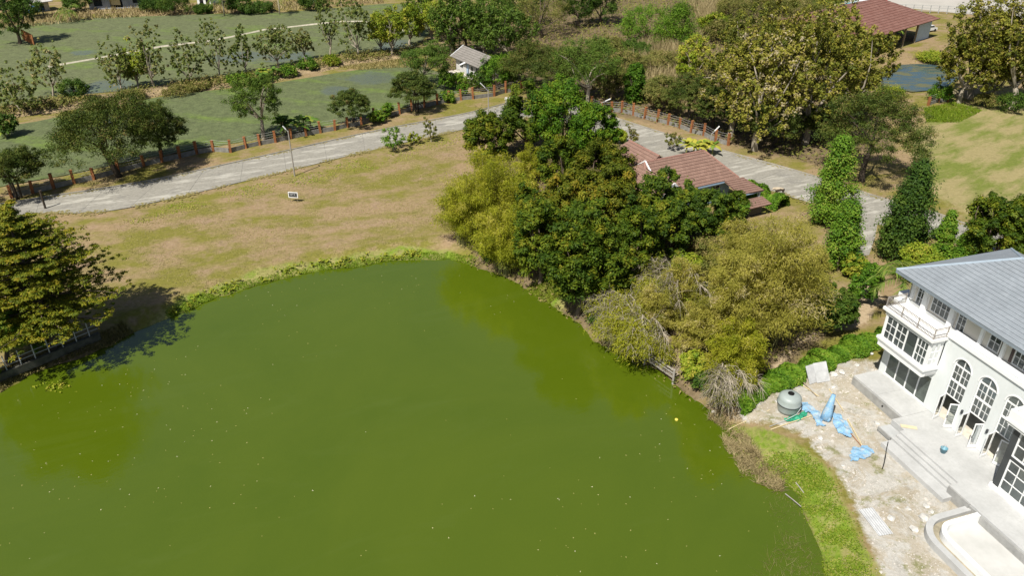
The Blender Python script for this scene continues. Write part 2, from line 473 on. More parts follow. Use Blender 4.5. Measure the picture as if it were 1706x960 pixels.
c = m.mix(ragged('dirt'), c, dirtc)
c = m.mix(ragged('track'), c, m.ramp(n_fine, [(.3,(.33,.25,.155)),(.7,(.44,.35,.235))]))
greenc = m.ramp(n_fine, [(.25,(.085,.15,.012)),(.5,(.145,.215,.022)),(.8,(.23,.26,.05))])
greenc = m.mix(m.ramp(n_pat, [(.43,0.0),(.56,.9)]), greenc, m.ramp(n_fine, [(.3,(.20,.19,.06)),(.7,(.32,.28,.12))]))
c = m.mix(ragged('lush'), c, greenc)
c = m.mix(m.ramp(m.noise(p, 1.1, 8, .85), [(.36,.55),(.50,0.0)]), c, m.mix(.5, c, (.05,.045,.02)))
c = m.mix(m.attr('mud'), c, (.05,.045,.022))
m.col(c); m.rough(.95); m.spec(.1)
m.bump(m.math('ADD', n_fine, n_spk), .5, .08)
ground = np_mesh('ground', np.stack([X, Y, Z], 1), quads, m.m, smooth=True, attrs=dict(
    meadow=meadow_m, litter=np.clip(np.maximum(wood_m, grove_m*.8), 0, 1), dirt=dirt*(1-bank_m), track=track_m*(1-dirt),
    lush=np.clip(np.maximum(lush*.9, bank_m), 0, 1), mud=sstep(.15, -.5, sdp+.2*W1)))
tag(link(bpy.data.objects.new('ground', ground)), kind='structure')

# ------------------------------------------------------------------ water
m = NT('green_pond_water'); p = m.pos()
nb = m.noise(p, .05, 5, .65, (1,1,1), .6)
c = m.ramp(nb, [(.3,(.059,.093,.0034)),(.7,(.074,.107,.0052))])
c = m.mix(m.ramp(m.noise(p, .16, 6, .7, (.5,1.5,1,R(25)), 1.2), [(.54,0.0),(.72,.35)]), c, (.080,.115,.014))
m.col(c)
m.rough(.06); m.bsdf.inputs['IOR'].default_value = 1.45; m.spec(1.0)
m.bump(m.math('ADD', m.noise(p, 1.5, 4, .65, (.7,1.3,1,R(25))), m.math('MULTIPLY', m.noise(p, 5.0, 3, .6), .35)), .10, .09)
pw = [(x, y) for x, y in pond]
cx_ = sum(x for x, y in pw)/len(pw); cy_ = sum(y for x, y in pw)/len(pw)
pw = [(cx_+(x-cx_)*1.04, cy_+(y-cy_)*1.05) for x, y in pw]
b = MB(); b.add([(x, y, WATER_Z) for x, y in pw], [tuple(range(len(pw)-1, -1, -1))])
tag(b.build('pond_water', m.m), kind='structure')

m = NT('far_pond_water'); p = m.pos()
k = m.ramp(m.noise(p, .25, 5, .7, (1,2,1)), [(.45,0.0),(.6,1.0)])
m.col(m.mix(k, (.05,.085,.10), (.12,.12,.06)))
m.rough(m.ramp(m.noise(p, .25, 5, .7, (1,2,1)), [(.45,.05),(.6,.7)])); m.bsdf.inputs['IOR'].default_value = 1.33
b = MB(); b.add([(x, y, -.28) for x, y in far_pond], [tuple(range(len(far_pond)-1, -1, -1))])
o = b.build('far_pond_water', m.m)
o.data.update(); tag(o, kind='structure')

# ------------------------------------------------------------------ paddies
def paddy_mat(name, wet_spots, tone):
    m = NT(name); p = m.pos()
    nf = m.noise(p, 3.2, 5, .85); nm = m.noise(p, .12, 5, .65, (.6,1.4,1,R(-15)))
    a = m.ramp(nf, [(.32,tuple(x*.55 for x in tone)),(.68,tuple(x*1.25 for x in tone))])
    gr = m.ramp(nf, [(.25,(.085,.14,.02)),(.75,(.16,.22,.045))])
    c = m.mix(m.ramp(nm, [(.52,0.0),(.66,.9)]), a, gr)
    c = m.mix(m.ramp(m.noise(p, .7, 7, .85), [(.40,.65),(.54,0.0)]), c, tuple(x*.45 for x in tone))
    c = m.mix(m.ramp(m.noise(p, 1.3, 6, .85), [(.56,0.0),(.70,.5)]), c, (.24,.24,.14))
    wet = None
    for (x, y, r) in wet_spots:
        d = m.n('ShaderNodeVectorMath', operation='DISTANCE'); d.inputs[1].default_value = (x, y, 0)
        m.l(p, d.inputs[0])
        dd = m.math('ADD', d.outputs['Value'], m.math('MULTIPLY', m.math('SUBTRACT', m.noise(p, .18, 4, .7), .5), r*2.2))
        s = m.math('SUBTRACT', 1.0, m.math('DIVIDE', dd, r), clamp=True)
        s = m.math('MULTIPLY', s, 3.0, clamp=True)
        wet = s if wet is None else m.math('MAXIMUM', wet, s)
    wetf = m.math('MULTIPLY', wet, m.ramp(nf, [(.35,1.0),(.62,.25)]))
    m.col(m.mix(wetf, c, (.10,.12,.11)))
    m.rough(m.math('SUBTRACT', .9, m.math('MULTIPLY', wetf, .82))); m.bsdf.inputs['IOR'].default_value = 1.4
    return m.m
near_pad_px = [(-80,232),(0,212),(60,203),(180,178),(260,163),(340,152),(420,145),(560,122),(620,113),(690,107),(735,122),(765,143),(762,155),(690,175),(600,198),(520,215),(430,233),(330,248),(230,266),(110,292),(0,312),(-80,330)]
far_pad_px = [(-90,62),(0,44),(150,30),(330,24),(480,20),(640,6),(720,8),(715,55),(690,82),(590,88),(520,98),(420,122),(300,138),(200,152),(110,160),(0,178),(-90,190)]
def sheet(name, pts, z, mat):
    b = MB(); n = len(pts)
    b.add([(x, y, z) for x, y in pts], [tuple(range(n-1, -1, -1))])
    o = b.build(name, mat)
    if o.data.polygons[0].normal.z < 0: o.data.flip_normals()
    return o
def spots(l): return [(*g2(x, y), r) for x, y, r in l]
tag(sheet('paddy_field_near', [g2(*p) for p in near_pad_px], .075, paddy_mat('near_paddy_rice', spots([(620,130,5),(560,150,3),(170,200,3)]), (.116,.142,.058))), kind='structure')
tag(sheet('paddy_field_far', [g2(*p) for p in far_pad_px], .075, paddy_mat('far_paddy_rice', spots([(400,95,6),(480,95,5),(165,148,6),(660,75,5),(140,88,3)]), (.130,.150,.066))), kind='structure')
# earth dyke between the paddies and the pale bund that crosses the far one
def ridge(name, px, w, h, mat):
    pts = [g2(*p) for p in px]; v = []; f = []
    dense = []
    for (ax, ay), (bx, by) in zip(pts[:-1], pts[1:]):
        L_ = math.hypot(bx-ax, by-ay); k = max(1, int(L_/2.5))
        dense += [(ax+(bx-ax)*i/k, ay+(by-ay)*i/k) for i in range(k)]
    dense.append(pts[-1]); rnd = random.Random(len(px))
    for i, (x, y) in enumerate(dense):
        x2, y2 = dense[min(i+1, len(dense)-1)]; x1, y1 = dense[max(i-1, 0)]
        dx, dy = x2-x1, y2-y1; l = math.hypot(dx, dy); nx, ny = -dy/l, dx/l
        for s, hh in ((-1,0.0),(-.55,.85),(0,1.0),(.55,.85),(1,0.0)):
            ww = w*(1+rnd.uniform(-.18,.18))
            v.append((x+nx*s*ww, y+ny*s*ww, -.02+hh*h*(1+rnd.uniform(-.2,.2)) if hh else -.02))
    n = 5
    for i in range(len(dense)-1):
        for k in range(n-1): f.append((i*n+k, i*n+k+1, (i+1)*n+k+1, (i+1)*n+k))
    b = MB(); b.add(v, f); o = b.build(name, mat, None, True)
    if sum(q.normal.z for q in o.data.polygons) < 0: o.data.flip_normals()
    return tag(o, kind='structure')
M['dyke'] = plain('dyke_earth', (.27,.205,.12), .95, .45, .8, .05, bump=.4, coord='Object')
M['bund'] = plain('pale_bund', (.40,.37,.29), .95, .2, 1.5, .05)
ridge('paddy_dyke', [(-80,215),(0,192),(90,178),(180,165),(260,152),(340,143),(420,133),(500,118),(590,100),(640,95),(690,85),(740,72)], 3.2, .6, M['dyke'])
ridge('paddy_bund', [(80,112),(160,98),(270,78),(360,67),(440,50),(520,41),(570,36),(610,36),(690,55)], .55, .28, M['bund'])

# ------------------------------------------------------------------ road
far_e = [(-140,372),(25,338),(245,303),(430,263),(617,221),(776,190),(850,172),(900,168),(950,174),(1002,190),(1102,222),(1200,251),(1333,288),(1425,318),(1473,333),(1556,356),(1615,377),(1720,410),(1850,450)]
near_e = [(-140,402),(30,358),(189,351),(430,297),(622,250),(776,215),(850,200),(893,196),(935,203),(985,222),(1045,246),(1130,270),(1270,314),(1370,345),(1440,368),(1541,395),(1620,415),(1720,447),(1850,492)]
def dens(pts, n):
    P_ = [Vector((*g2(*p), 0)) for p in pts]; out = []
    for i in range(len(P_)-1):
        p0 = P_[max(i-1,0)]; p1 = P_[i]; p2 = P_[i+1]; p3 = P_[min(i+2,len(P_)-1)]
        for k in range(n):
            t = k/n
            out.append(.5*((2*p1)+(p2-p0)*t+(2*p0-5*p1+4*p2-p3)*t*t+(3*p1-p0-3*p2+p3)*t**3))
    out.append(P_[-1]); return out
FE, NE = dens(far_e, 8), dens(near_e, 8)
m = NT('concrete_road_slab'); p = m.pos()
n1 = m.noise(p, .35, 6, .65); n2 = m.noise(p, 3.0, 6, .7); n3 = m.noise(p, .45, 6, .75, (.3,1.8,1,R(24)))
c = m.ramp(n2, [(.25,(.20,.190,.163)),(.55,(.27,.257,.222)),(.8,(.335,.318,.275))])
c = m.mix(m.ramp(n3, [(.52,0.0),(.60,.8)]), c, (.42,.405,.355))
c = m.mix(m.ramp(n1, [(.30,.6),(.45,0.0)]), c, (.155,.15,.14))
m.col(c); m.rough(.9); m.spec(.15); m.bump(n2, .15, .03)
M['road'] = m.m
M['joint'] = plain('road_joint', (.17,.165,.15), .95, .2, 2.0, .05)
road = tag(empty('road'), kind='structure')
v = []; f = []
for i, (a_, b_) in enumerate(zip(NE, FE)):
    v += [(a_.x, a_.y, .055), (b_.x, b_.y, .055)]
    if i: f.append((2*i-2, 2*i, 2*i+1, 2*i-1))
b = MB(); b.add(v, f); o = b.build('subbase', M['joint'], road)
if o.data.polygons[0].normal.z < 0: o.data.flip_normals()
mid = [(a_+b_)/2 for a_, b_ in zip(NE, FE)]
acc = [0.0]
for i in range(1, len(mid)): acc.append(acc[-1]+(mid[i]-mid[i-1]).length)
def at_len(s):
    i = max(1, min(len(acc)-1, next((k for k, q in enumerate(acc) if q >= s), len(acc)-1)))
    t = (s-acc[i-1])/max(1e-6, acc[i]-acc[i-1])
    return NE[i-1].lerp(NE[i], t), FE[i-1].lerp(FE[i], t)
s = 0.3; SL = 6.0
while s+SL < acc[-1]:
    a0, b0 = at_len(s+.02); a1, b1 = at_len(s+SL-.02); am, bm_ = at_len(s+SL/2)
    for q0, q1 in ((.003,.499),(.501,.997)):
        poly = [a0.lerp(b0,q0), am.lerp(bm_,q0), a1.lerp(b1,q0), a1.lerp(b1,q1), am.lerp(bm_,q1), a0.lerp(b0,q1)]
        bb = MB(); bb.prism([(q.x, q.y) for q in poly], .045, .068+random.Random(int(s*10)).uniform(0,.006))
        bb.build('slab', M['road'], road)
    s += SL
b = MB()
for i in range(len(FE)-1):
    a_, b_ = FE[i], FE[i+1]
    if (a_-mid[i]).length < .1: continue
    n_ = (FE[i]-NE[i]).normalized()*.12; n2_ = (FE[i+1]-NE[i+1]).normalized()*.12
    b.prism([(a_+n_*.2).to_2d()[:], (b_+n2_*.2).to_2d()[:], (b_+n2_*1.6).to_2d()[:], (a_+n_*1.6).to_2d()[:]], -.05, .19)
o = b.build('kerb', plain('kerb_concrete', (.30,.28,.24), .9, .3, 1.0, .1)); tag(o, kind='structure')
b = MB(); dw = [g2(*p) for p in [(1425,362),(1462,372),(1458,395),(1448,425),(1425,428),(1432,395)]]
b.prism(dw, -.05, .05); tag(b.build('driveway', M['road']), kind='structure')

# ------------------------------------------------------------------ buildings: shared pieces
def clip_half(poly, nx, ny, c):
    """keep nx*x+ny*y<=c of a 2-D polygon"""
    out = []
    for i in range(len(poly)):
        a = poly[i]; b = poly[(i+1) % len(poly)]
        da = nx*a[0]+ny*a[1]-c; db = nx*b[0]+ny*b[1]-c
        if da <= 0: out.append(a)
        if (da < 0 < db) or (db < 0 < da):
            t = da/(da-db); out.append((a[0]+(b[0]-a[0])*t, a[1]+(b[1]-a[1])*t))
    return out
def tiled_slope(name, pts, mat, parent, course=.34, lift=.035, thick=.10):
    """a roof slope (first edge = eave) of overlapping tile courses; pts in parent space, counter-clockwise seen from above"""
    P_ = [Vector(p) for p in pts]
    e = (P_[1]-P_[0]).normalized()
    nrm = Vector((0,0,0))
    for i in range(len(P_)): nrm += (P_[i]-P_[0]).cross(P_[(i+1)%len(P_)]-P_[0])
    nrm.normalize()
    if nrm.z < 0: nrm = -nrm
    s = nrm.cross(e).normalized()
    if s.z < 0: s = -s
    q = [((p-P_[0]).dot(e), (p-P_[0]).dot(s)) for p in P_]
    top = max(y for x, y in q); verts = []; faces = []; uvs = []
    k = 0; y = 0.0
    while y < top-1e-3:
        y1 = min(y+course, top)
        band = clip_half(clip_half(q, 0, 1, y1), 0, -1, -y)
        if len(band) >= 3:
            o = len(verts)
            for (a, c_) in band:
                t = (c_-y)/course
                verts.append(P_[0]+e*a+s*c_+nrm*(thick+lift*(1-t))); uvs.append((a, c_))
            faces.append(tuple(range(o, o+len(band))))
            lo = sorted(a for a, c_ in band if abs(c_-y) < 1e-4)
            if len(lo) >= 2:
                a0, a1 = lo[0], lo[-1]; o = len(verts)
                for a, h in ((a0,thick-.02 if k else -.02),(a1,thick-.02 if k else -.02),(a1,thick+lift),(a0,thick+lift)):
                    verts.append(P_[0]+e*a+s*y+nrm*h); uvs.append((a, y))
                faces.append((o,o+1,o+2,o+3))
        y = y1; k += 1
    o = len(verts)
    verts += [p-nrm*.02 for p in P_]; uvs += q
    faces.append(tuple(range(o, o+len(P_))))
    me = bpy.data.meshes.new(name); me.from_pydata([tuple(v) for v in verts], [], faces)
    uv = me.uv_layers.new(name='UVMap')
    for lp in me.loops: uv.data[lp.index].uv = uvs[lp.vertex_index]
    me.materials.append(mat); me.update()
    return link(bpy.data.objects.new(name, me), parent)
def ridge_cap(parent, a, b, mat, r=.11):
    mb = MB(); mb.tube([a, b], r, 8); return mb.build('ridge_cap', mat, parent)
def window_grid(parent, frame_mat, glass_mat_, x0, x1, z0, z1, y, cols, rows, fw=.07, mw=.035, fd=.08, name='window'):
    """window in plane y (facing +y of the parent); frame with glazing bars, panes as children"""
    mb = MB()
    mb.box(x0, x0+fw, y-fd, y, z0, z1); mb.box(x1-fw, x1, y-fd, y, z0, z1)
    mb.box(x0+fw, x1-fw, y-fd, y, z0, z0+fw); mb.box(x0+fw, x1-fw, y-fd, y, z1-fw, z1)
    for i in range(1, cols):
        xx = x0+(x1-x0)*i/cols; mb.box(xx-mw/2, xx+mw/2, y-fd*.75, y-.004, z0+fw, z1-fw)
    for j in range(1, rows):
        zz = z0+(z1-z0)*j/rows; mb.box(x0+fw, x1-fw, y-fd*.7, y-.008, zz-mw/2, zz+mw/2)
    fr = mb.build(name, frame_mat, parent)
    pb = MB(); pb.add([(x0+fw*.5,y-fd*.5,z0+fw*.5),(x1-fw*.5,y-fd*.5,z0+fw*.5),(x1-fw*.5,y-fd*.5,z1-fw*.5),(x0+fw*.5,y-fd*.5,z1-fw*.5)], [(3,2,1,0)])
    pb.build('pane', glass_mat_, fr)
    return fr
def wall_with_holes(mb, x0, x1, z0, z1, y0, y1, holes):
    """wall slab from y0 to y1 (thickness) with rectangular holes (hx0,hx1,hz0,hz1), split in vertical strips"""
    xs = sorted({x0, x1, *[h[0] for h in holes], *[h[1] for h in holes]})
    for a, b in zip(xs[:-1], xs[1:]):
        zz = z0
        for h in sorted([h for h in holes if h[0] <= a+1e-6 and h[1] >= b-1e-6], key=lambda h: h[2]):
            if h[2] > zz+1e-6: mb.box(a, b, y0, y1, zz, h[2])
            zz = h[3]
        if zz < z1-1e-6: mb.box(a, b, y0, y1, zz, z1)

# ------------------------------------------------------------------ white villa
# local frame: x runs along the garden front towards the camera, y points out of the front, z up
TH = math.atan2(482, F_PX/CP)
VO = g(1462, 618, .7)
villa = empty('white_villa', (VO[0], VO[1], 0), 0, 'large white villa with grey tiled hip roof, arched doors and a glazed bay', 'villa')
villa.matrix_world = Matrix(((math.sin(TH), -math.cos(TH), 0, VO[0]), (-math.cos(TH), -math.sin(TH), 0, VO[1]), (0, 0, 1, 0), (0, 0, 0, 1)))
# the frame above is left-handed: build with mirrored x so that it stays a pure rotation
villa.matrix_world = Matrix.Identity(4)
VANG = math.atan2(math.cos(TH), -math.sin(TH))
villa.location = (VO[0], VO[1], 0)
villa.rotation_euler = (0, 0, VANG)      # local +x runs away from the camera along the front; local +y points out of the front
# so photograph-survey coordinates (u, n) become (-u, n)
FZ = .85                                   # terrace level
TOP2, EAVE = 7.45, 9.75
def vb(u0, u1, n0, n1, z0, z1, mb): mb.box(-u1, -u0, n0, n1, z0, z1); return mb
U_END = 21.0
AC, AW, SPR = (6.95, 9.15, 11.35), .74, 5.62
# front wall of the lower two floors, cut by three tall arches
mb = MB()
def arch_wall(mb, u0, u1, z0, z1, n0, n1, centres, hw, spring, z_sill):
    edges = [u0]
    for c_ in centres:
        vb(edges[-1], c_-hw, n0, n1, z0, z1, mb); edges.append(c_+hw)
        N = 14; arc = [(c_+hw*math.cos(math.pi*k/N), spring+hw*math.sin(math.pi*k/N)) for k in range(N+1)]
        for k in range(N):
            (ua, za), (ub, zb) = arc[k], arc[k+1]
            v = [(-ua,n1,za),(-ub,n1,zb),(-ub,n1,z1),(-ua,n1,z1),(-ua,n0,za),(-ub,n0,zb),(-ub,n0,z1),(-ua,n0,z1)]
            mb.add(v, [(0,1,2,3),(5,4,7,6),(0,4,5,1)])
    vb(edges[-1], u1, n0, n1, z0, z1, mb)
arch_wall(mb, 5.05, 13.1, FZ, TOP2, -.28, 0, AC, AW, SPR, FZ)
mb.build('front_wall', M['white'], villa)
# ground floor under the bay: solid pier at the end, four big panes
mb = MB(); vb(.05, .62, -.28, 0, FZ, 3.85, mb); vb(4.88, 5.05, -.28, 0, FZ, 3.85, mb); vb(.62, 4.88, -.28, 0, 3.35, 3.85, mb); vb(.62, 4.88, -.22, -.02, FZ, FZ+.08, mb)
mb.build('ground_floor_wall', M['white'], villa)
for k in range(4):
    a = .62+k*1.065
    window_grid(villa, M['white_trim'], M['glass_green'], -(a+1.065), -a, FZ+.08, 3.35, -.06, 1, 1, .05, name='sliding_glass_door')
# solid body behind (end wall, back wall, rear rooms) and floors
mb = MB(); vb(.05, .33, -10.0, -.28, FZ, TOP2, mb); mb.build('end_wall', M['white'], villa)
mb = MB(); vb(.33, U_END, -10.0, -9.75, 0, EAVE, mb); mb.build('back_wall', M['white'], villa)
mb = MB(); vb(.33, U_END, -9.75, -.28, .2, FZ+.004, mb); mb.build('ground_floor', M['interior'], villa)
mb = MB(); vb(.33, U_END, -9.75, -.8, TOP2-.3, TOP2+.02, mb); vb(.33, 5.05, -9.75, .98, 3.9, 4.1, mb); mb.build('upper_floor', M['concrete'], villa)
mb = MB(); vb(.33, U_END, -3.2, -3.0, FZ, TOP2-.3, mb); mb.build('inner_wall', M['white'], villa)
# arched doors
def arched_door(c_, leaf_l, leaf_r):
    mb = MB(); y = -.14
    def fb(u0, u1, z0, z1, d=.06): mb.box(-u1, -u0, y-d/2, y+d/2, z0, z1)
    for s_ in (-1, 1): fb(c_+s_*AW-(.07 if s_ > 0 else 0), c_+s_*AW+(0 if s_ > 0 else .07), FZ, SPR)
    fb(c_-AW+.07, c_+AW-.07, SPR-.06, SPR+.06); fb(c_-AW+.07, c_+AW-.07, 4.28, 4.44, .09); fb(c_-AW+.07, c_+AW-.07, 3.0, 3.09)
    fb(c_-.045, c_+.045, 3.09, 4.28, .07); fb(c_-.045, c_+.045, 4.44, SPR-.06, .07); fb(c_-.03, c_+.03, SPR+.06, SPR+AW-.03)
    for s_ in (-1, 1):
        m0, m1 = (c_-AW+.07, c_-.045) if s_ < 0 else (c_+.045, c_+AW-.07)
        for z0, z1 in ((3.09,4.28),(4.44,SPR-.06)):
            mb.box(-((m0+m1)/2+.015), -((m0+m1)/2-.015), y-.02, y+.02, z0, z1); mb.box(-m1, -m0, y-.018, y+.018, (z0+z1)/2-.015, (z0+z1)/2+.015)
    N = 14
    for k in range(N):
        a0, a1 = math.pi*k/N, math.pi*(k+1)/N
        v = []
        for r_, yy in ((AW,y+.03),(AW-.07,y+.03),(AW,y-.03),(AW-.07,y-.03)):
            v += [(-(c_+r_*math.cos(a0)), yy, SPR+r_*math.sin(a0)), (-(c_+r_*math.cos(a1)), yy, SPR+r_*math.sin(a1))]
        mb.add(v, [(0,2,3,1),(4,5,7,6),(2,6,7,3)])
    fr = mb.build('arched_window', M['white_trim'], villa)
    pb = MB()
    pts = [(-(c_-AW+.05),y,3.05),(-(c_+AW-.05),y,3.05)] + [(-(c_+(AW-.04)*math.cos(math.pi*k/12)), y, SPR+(AW-.04)*math.sin(math.pi*k/12)) for k in range(13)]
    pb.add(pts, [tuple(range(len(pts)))]); pb.build('pane', M['glass'], fr)
    # two glazed leaves, hinged at the jambs and standing open to the outside
    for s_, ang in ((-1, leaf_l), (1, leaf_r)):
        hinge = c_+s_*(AW-.07); w_ = AW-.10
        lb = MB()
        for x0, x1, z0, z1 in ((0,.08,FZ+.03,2.98),(w_-.08,w_,FZ+.03,2.98),(.08,w_-.08,FZ+.03,FZ+.22),(.08,w_-.08,2.88,2.98)): lb.box(x0, x1, -.02, .02, z0, z1)
        leaf = lb.build('door_leaf', M['white_trim'], villa)
        leaf.location = (-hinge, y+.05, 0)
        leaf.rotation_euler = (0, 0, (math.radians(ang) if s_ > 0 else math.pi-math.radians(ang)))
        gb = MB(); gb.add([(.06,0,FZ+.2),(w_-.06,0,FZ+.2),(w_-.06,0,2.9),(.06,0,2.9)], [(0,1,2,3)]); gb.build('pane', M['glass'], leaf)
        hb = MB(); hb.box(w_-.07, w_-.03, .02, .08, 1.75, 1.95); hb.build('handle', M['dark_metal'], leaf)
arched_door(AC[0], 78, 62); arched_door(AC[1], 86, 72); arched_door(AC[2], 84, 20)
# moulded rims round the arches
for c_ in AC:
    mb = MB(); N = 18
    for k in range(N):
        a0, a1 = math.pi*k/N, math.pi*(k+1)/N
        v = []
        for r_, yy in ((AW+.09,.03),(AW,.03),(AW+.09,-.002),(AW,-.02)):
            v += [(-(c_+r_*math.cos(a0)), yy, SPR+r_*math.sin(a0)), (-(c_+r_*math.cos(a1)), yy, SPR+r_*math.sin(a1))]
        mb.add(v, [(0,2,3,1),(4,0,1,5),(2,6,7,3)])
    mb.build('arch_moulding', M['white_trim'], villa)
# wall lights between the arches
for u_ in (8.05, 10.25):
    mb = MB(); mb.box(-u_-.06, -u_+.06, 0, .12, 2.55, 2.85); mb.box(-u_-.04, -u_+.04, .12, .16, 2.6, 2.8); mb.build('wall_lamp', M['dark_metal'], villa)
# string course above the arches and ledge of the third floor
mb = MB(); vb(5.03, 13.4, -.8, .16, TOP2-.16, TOP2+.14, mb); vb(5.03, 13.4, -.28, .06, TOP2-.32, TOP2-.16, mb); mb.build('string_course', M['white_trim'], villa)
mb = MB(); vb(5.03, 13.4, -.3, .10, TOP2+.14, TOP2+.26, mb); mb.build('parapet', M['white'], villa)
# glazed bay over the ground floor
BU0, BU1, BN = .45, 4.95, 1.2
mb = MB(); vb(BU0-.2, BU1+.2, 0, BN+.2, 4.42, 4.62, mb); vb(BU0-.06, BU1+.06, 0, BN+.06, 3.85, 4.25, mb); vb(BU0-.12, BU1+.12, 0, BN+.12, 4.25, 4.42, mb)
mb.build('bay_base', M['white_trim'], villa)
for u_ in (BU0, BU1-.16):
    for n_ in (BN-.16, -.02): vb(u_, u_+.16, n_, n_+.16, 4.62, 6.62, MB()).build('bay_post', M['white_trim'], villa)
w_ = (BU1-BU0-.32)/4
for k, (cols, rows) in enumerate(((2,3),(2,3),(1,1),(3,3))):
    a = BU0+.16+k*w_
    window_grid(villa, M['white_trim'], M['glass'], -(a+w_), -a, 4.62, 6.62, BN-.03, cols, rows, .06, .035, name='bay_window')
for u_, sg in ((BU0+.03, -1), (BU1-.03, 1)):     # returns of the bay
    mb = MB()
    for n0, n1, z0, z1 in ((.14,.2,4.62,6.62),(BN-.22,BN-.16,4.62,6.62),(.2,BN-.22,4.62,4.68),(.2,BN-.22,6.56,6.62),(.2,BN-.22,5.25,5.285),(.2,BN-.22,5.9,5.935),((BN)/2-.04,BN/2,4.68,6.56)):
        vb(u_-.03, u_+.03, n0, n1, z0, z1, mb)
    fr = mb.build('bay_side_window', M['white_trim'], villa)
    pb = MB(); pb.add([(-u_,.15,4.65),(-u_,BN-.18,4.65),(-u_,BN-.18,6.6),(-u_,.15,6.6)], [(0,1,2,3)]); pb.build('pane', M['glass'], fr)
mb = MB(); vb(BU0-.06, BU1+.06, 0, BN+.06, 6.62, 6.86, mb); vb(BU0-.14, BU1+.14, 0, BN+.14, 6.86, 6.98, mb); vb(BU0-.26, BU1+.26, -.8, BN+.26, 6.98, 7.2, mb)
mb.build('balcony_slab', M['white_trim'], villa)
# side balcony block at the far end
mb = MB(); vb(-.75, .22, -1.6, -.7, 7.2, 7.62, mb); mb.build('planter_block', M['white_trim'], villa)
mb = MB(); vb(-.6, .05, -1.9, -.2, 6.9, 7.2, mb); mb.build('side_balcony_slab', M['white_trim'], villa)
# iron balcony railing
def railing(path, z, h=.85):
    mb = MB(); posts_ = []
    for (a, b_) in zip(path[:-1], path[1:]):
        A = Vector((-a[0], a[1], z)); B = Vector((-b_[0], b_[1], z)); Lr = (B-A).length
        mb.bar(A+Vector((0,0,h)), B+Vector((0,0,h)), .04); mb.bar(A+Vector((0,0,.1)), B+Vector((0,0,.1)), .03); mb.bar(A+Vector((0,0,h-.12)), B+Vector((0,0,h-.12)), .02)
        n_ = max(2, int(Lr/.13))
        for k in range(n_+1):
            q = A.lerp(B, k/n_); mb.bar(q+Vector((0,0,.1)), q+Vector((0,0,h)), .016)
        n_ = max(1, round(Lr/1.5))
        for k in range(n_ + (1 if b_ is path[-1] else 0)):
            q = A.lerp(B, k/n_); posts_.append(MB().bar(q, q+Vector((0,0,h+.05)), .06))
    r_ = mb.build('balcony_railing', M['rail'], villa); [q.build('railing_post', M['rail'], r_) for q in posts_]
M['rail'] = plain('bronze_rail', (.30,.27,.24), .6, .1, 2.0, .3)
railing([(BU0-.12,-.4),(BU0-.12,BN+.12),(BU1+.12,BN+.12),(BU1+.12,.15)], 7.2)
# third floor, set back under the eaves
N3 = -.85
holes = []; wins = []
for (a, b_, cols, z0) in ((.75,1.5,2,TOP2-.1),(2.2,3.95,4,TOP2+.05),(4.65,5.4,2,TOP2-.1),(7.4,8.35,2,TOP2+.12),(9.45,10.75,3,TOP2+.12),(12.0,13.3,3,TOP2+.12),(14.5,15.8,3,TOP2+.12)):
    holes.append((-b_, -a, z0+.1, EAVE-.12)); wins.append((a, b_, cols, z0))
mb = MB(); wall_with_holes(mb, -U_END, -.05, TOP2-.25, EAVE, N3-.22, N3, holes); mb.build('third_floor_wall', M['beige'], villa)
for a, b_, cols, z0 in wins:
    window_grid(villa, M['white_trim'], M['glass'], -b_, -a, z0+.1, EAVE-.12, N3-.02, cols, 4 if z0 < TOP2 else 3, .06, .035)
for u_ in (1.78, 4.28):                       # white piers either side of the balcony doors
    vb(u_-.2, u_+.2, N3, N3+.28, 7.2, EAVE-.02, MB()).build('pier', M['white_trim'], villa)
for u_ in (.45, 6.9, 8.7, 11.1): vb(u_-.12, u_+.12, N3, N3+.18, 7.6, EAVE-.02, MB()).build('pier', M['white_trim'], villa)
mb = MB(); vb(.05, .3, -10, N3-.22, TOP2, EAVE, mb); mb.build('upper_end_wall', M['white'], villa)
# dark open shutters seen on the third floor
for u_ in (9.25, 8.45):
    mb = MB(); mb.box(-u_-.18, -u_+.02, N3+.02, N3+.06, TOP2+.25, EAVE-.15); mb.build('shutter', M['shutter'] if 'shutter' in M else M.setdefault('shutter', plain('brown_shutter', (.05,.03,.028), .5, .2, 2.0, .4)), villa)
mb = MB(); vb(.3, U_END, -9.75, N3-.22, EAVE-.2, EAVE-.05, mb); mb.build('ceiling', M['dark_room'], villa)
mb = MB(); vb(.3, U_END, -2.9, -2.7, TOP2, EAVE-.2, mb); mb.build('third_floor_inner_wall', M['white'], villa)
# hip roof with fascia
EU, EN, EB = -.5, .42, -10.6
ZR = 12.35
A_ = (-EU, EN, EAVE); B_ = (-EU, EB, EAVE); C_ = (-(U_END+1), EB, EAVE); D_ = (-(U_END+1), EN, EAVE)
R0 = (-4.6, (EN+EB)/2, ZR); R1 = (-(U_END-4), (EN+EB)/2, ZR)
tiled_slope('roof_slope', [D_, A_, R0, R1], M['roof_grey'], villa)
tiled_slope('roof_slope', [A_, B_, R0], M['roof_grey'], villa)
tiled_slope('roof_slope', [B_, C_, R1, R0], M['roof_grey'], villa)
tiled_slope('roof_slope', [C_, D_, R1], M['roof_grey'], villa)
M['roof_cap'] = plain('grey_ridge_tile', (.28,.34,.40), .7, .1, 2.0, .3)
up = Vector((0,0,.1))
for a, b_ in ((A_,R0),(B_,R0),(R0,R1)): ridge_cap(villa, Vector(a)+up, Vector(b_)+up, M['roof_cap'])
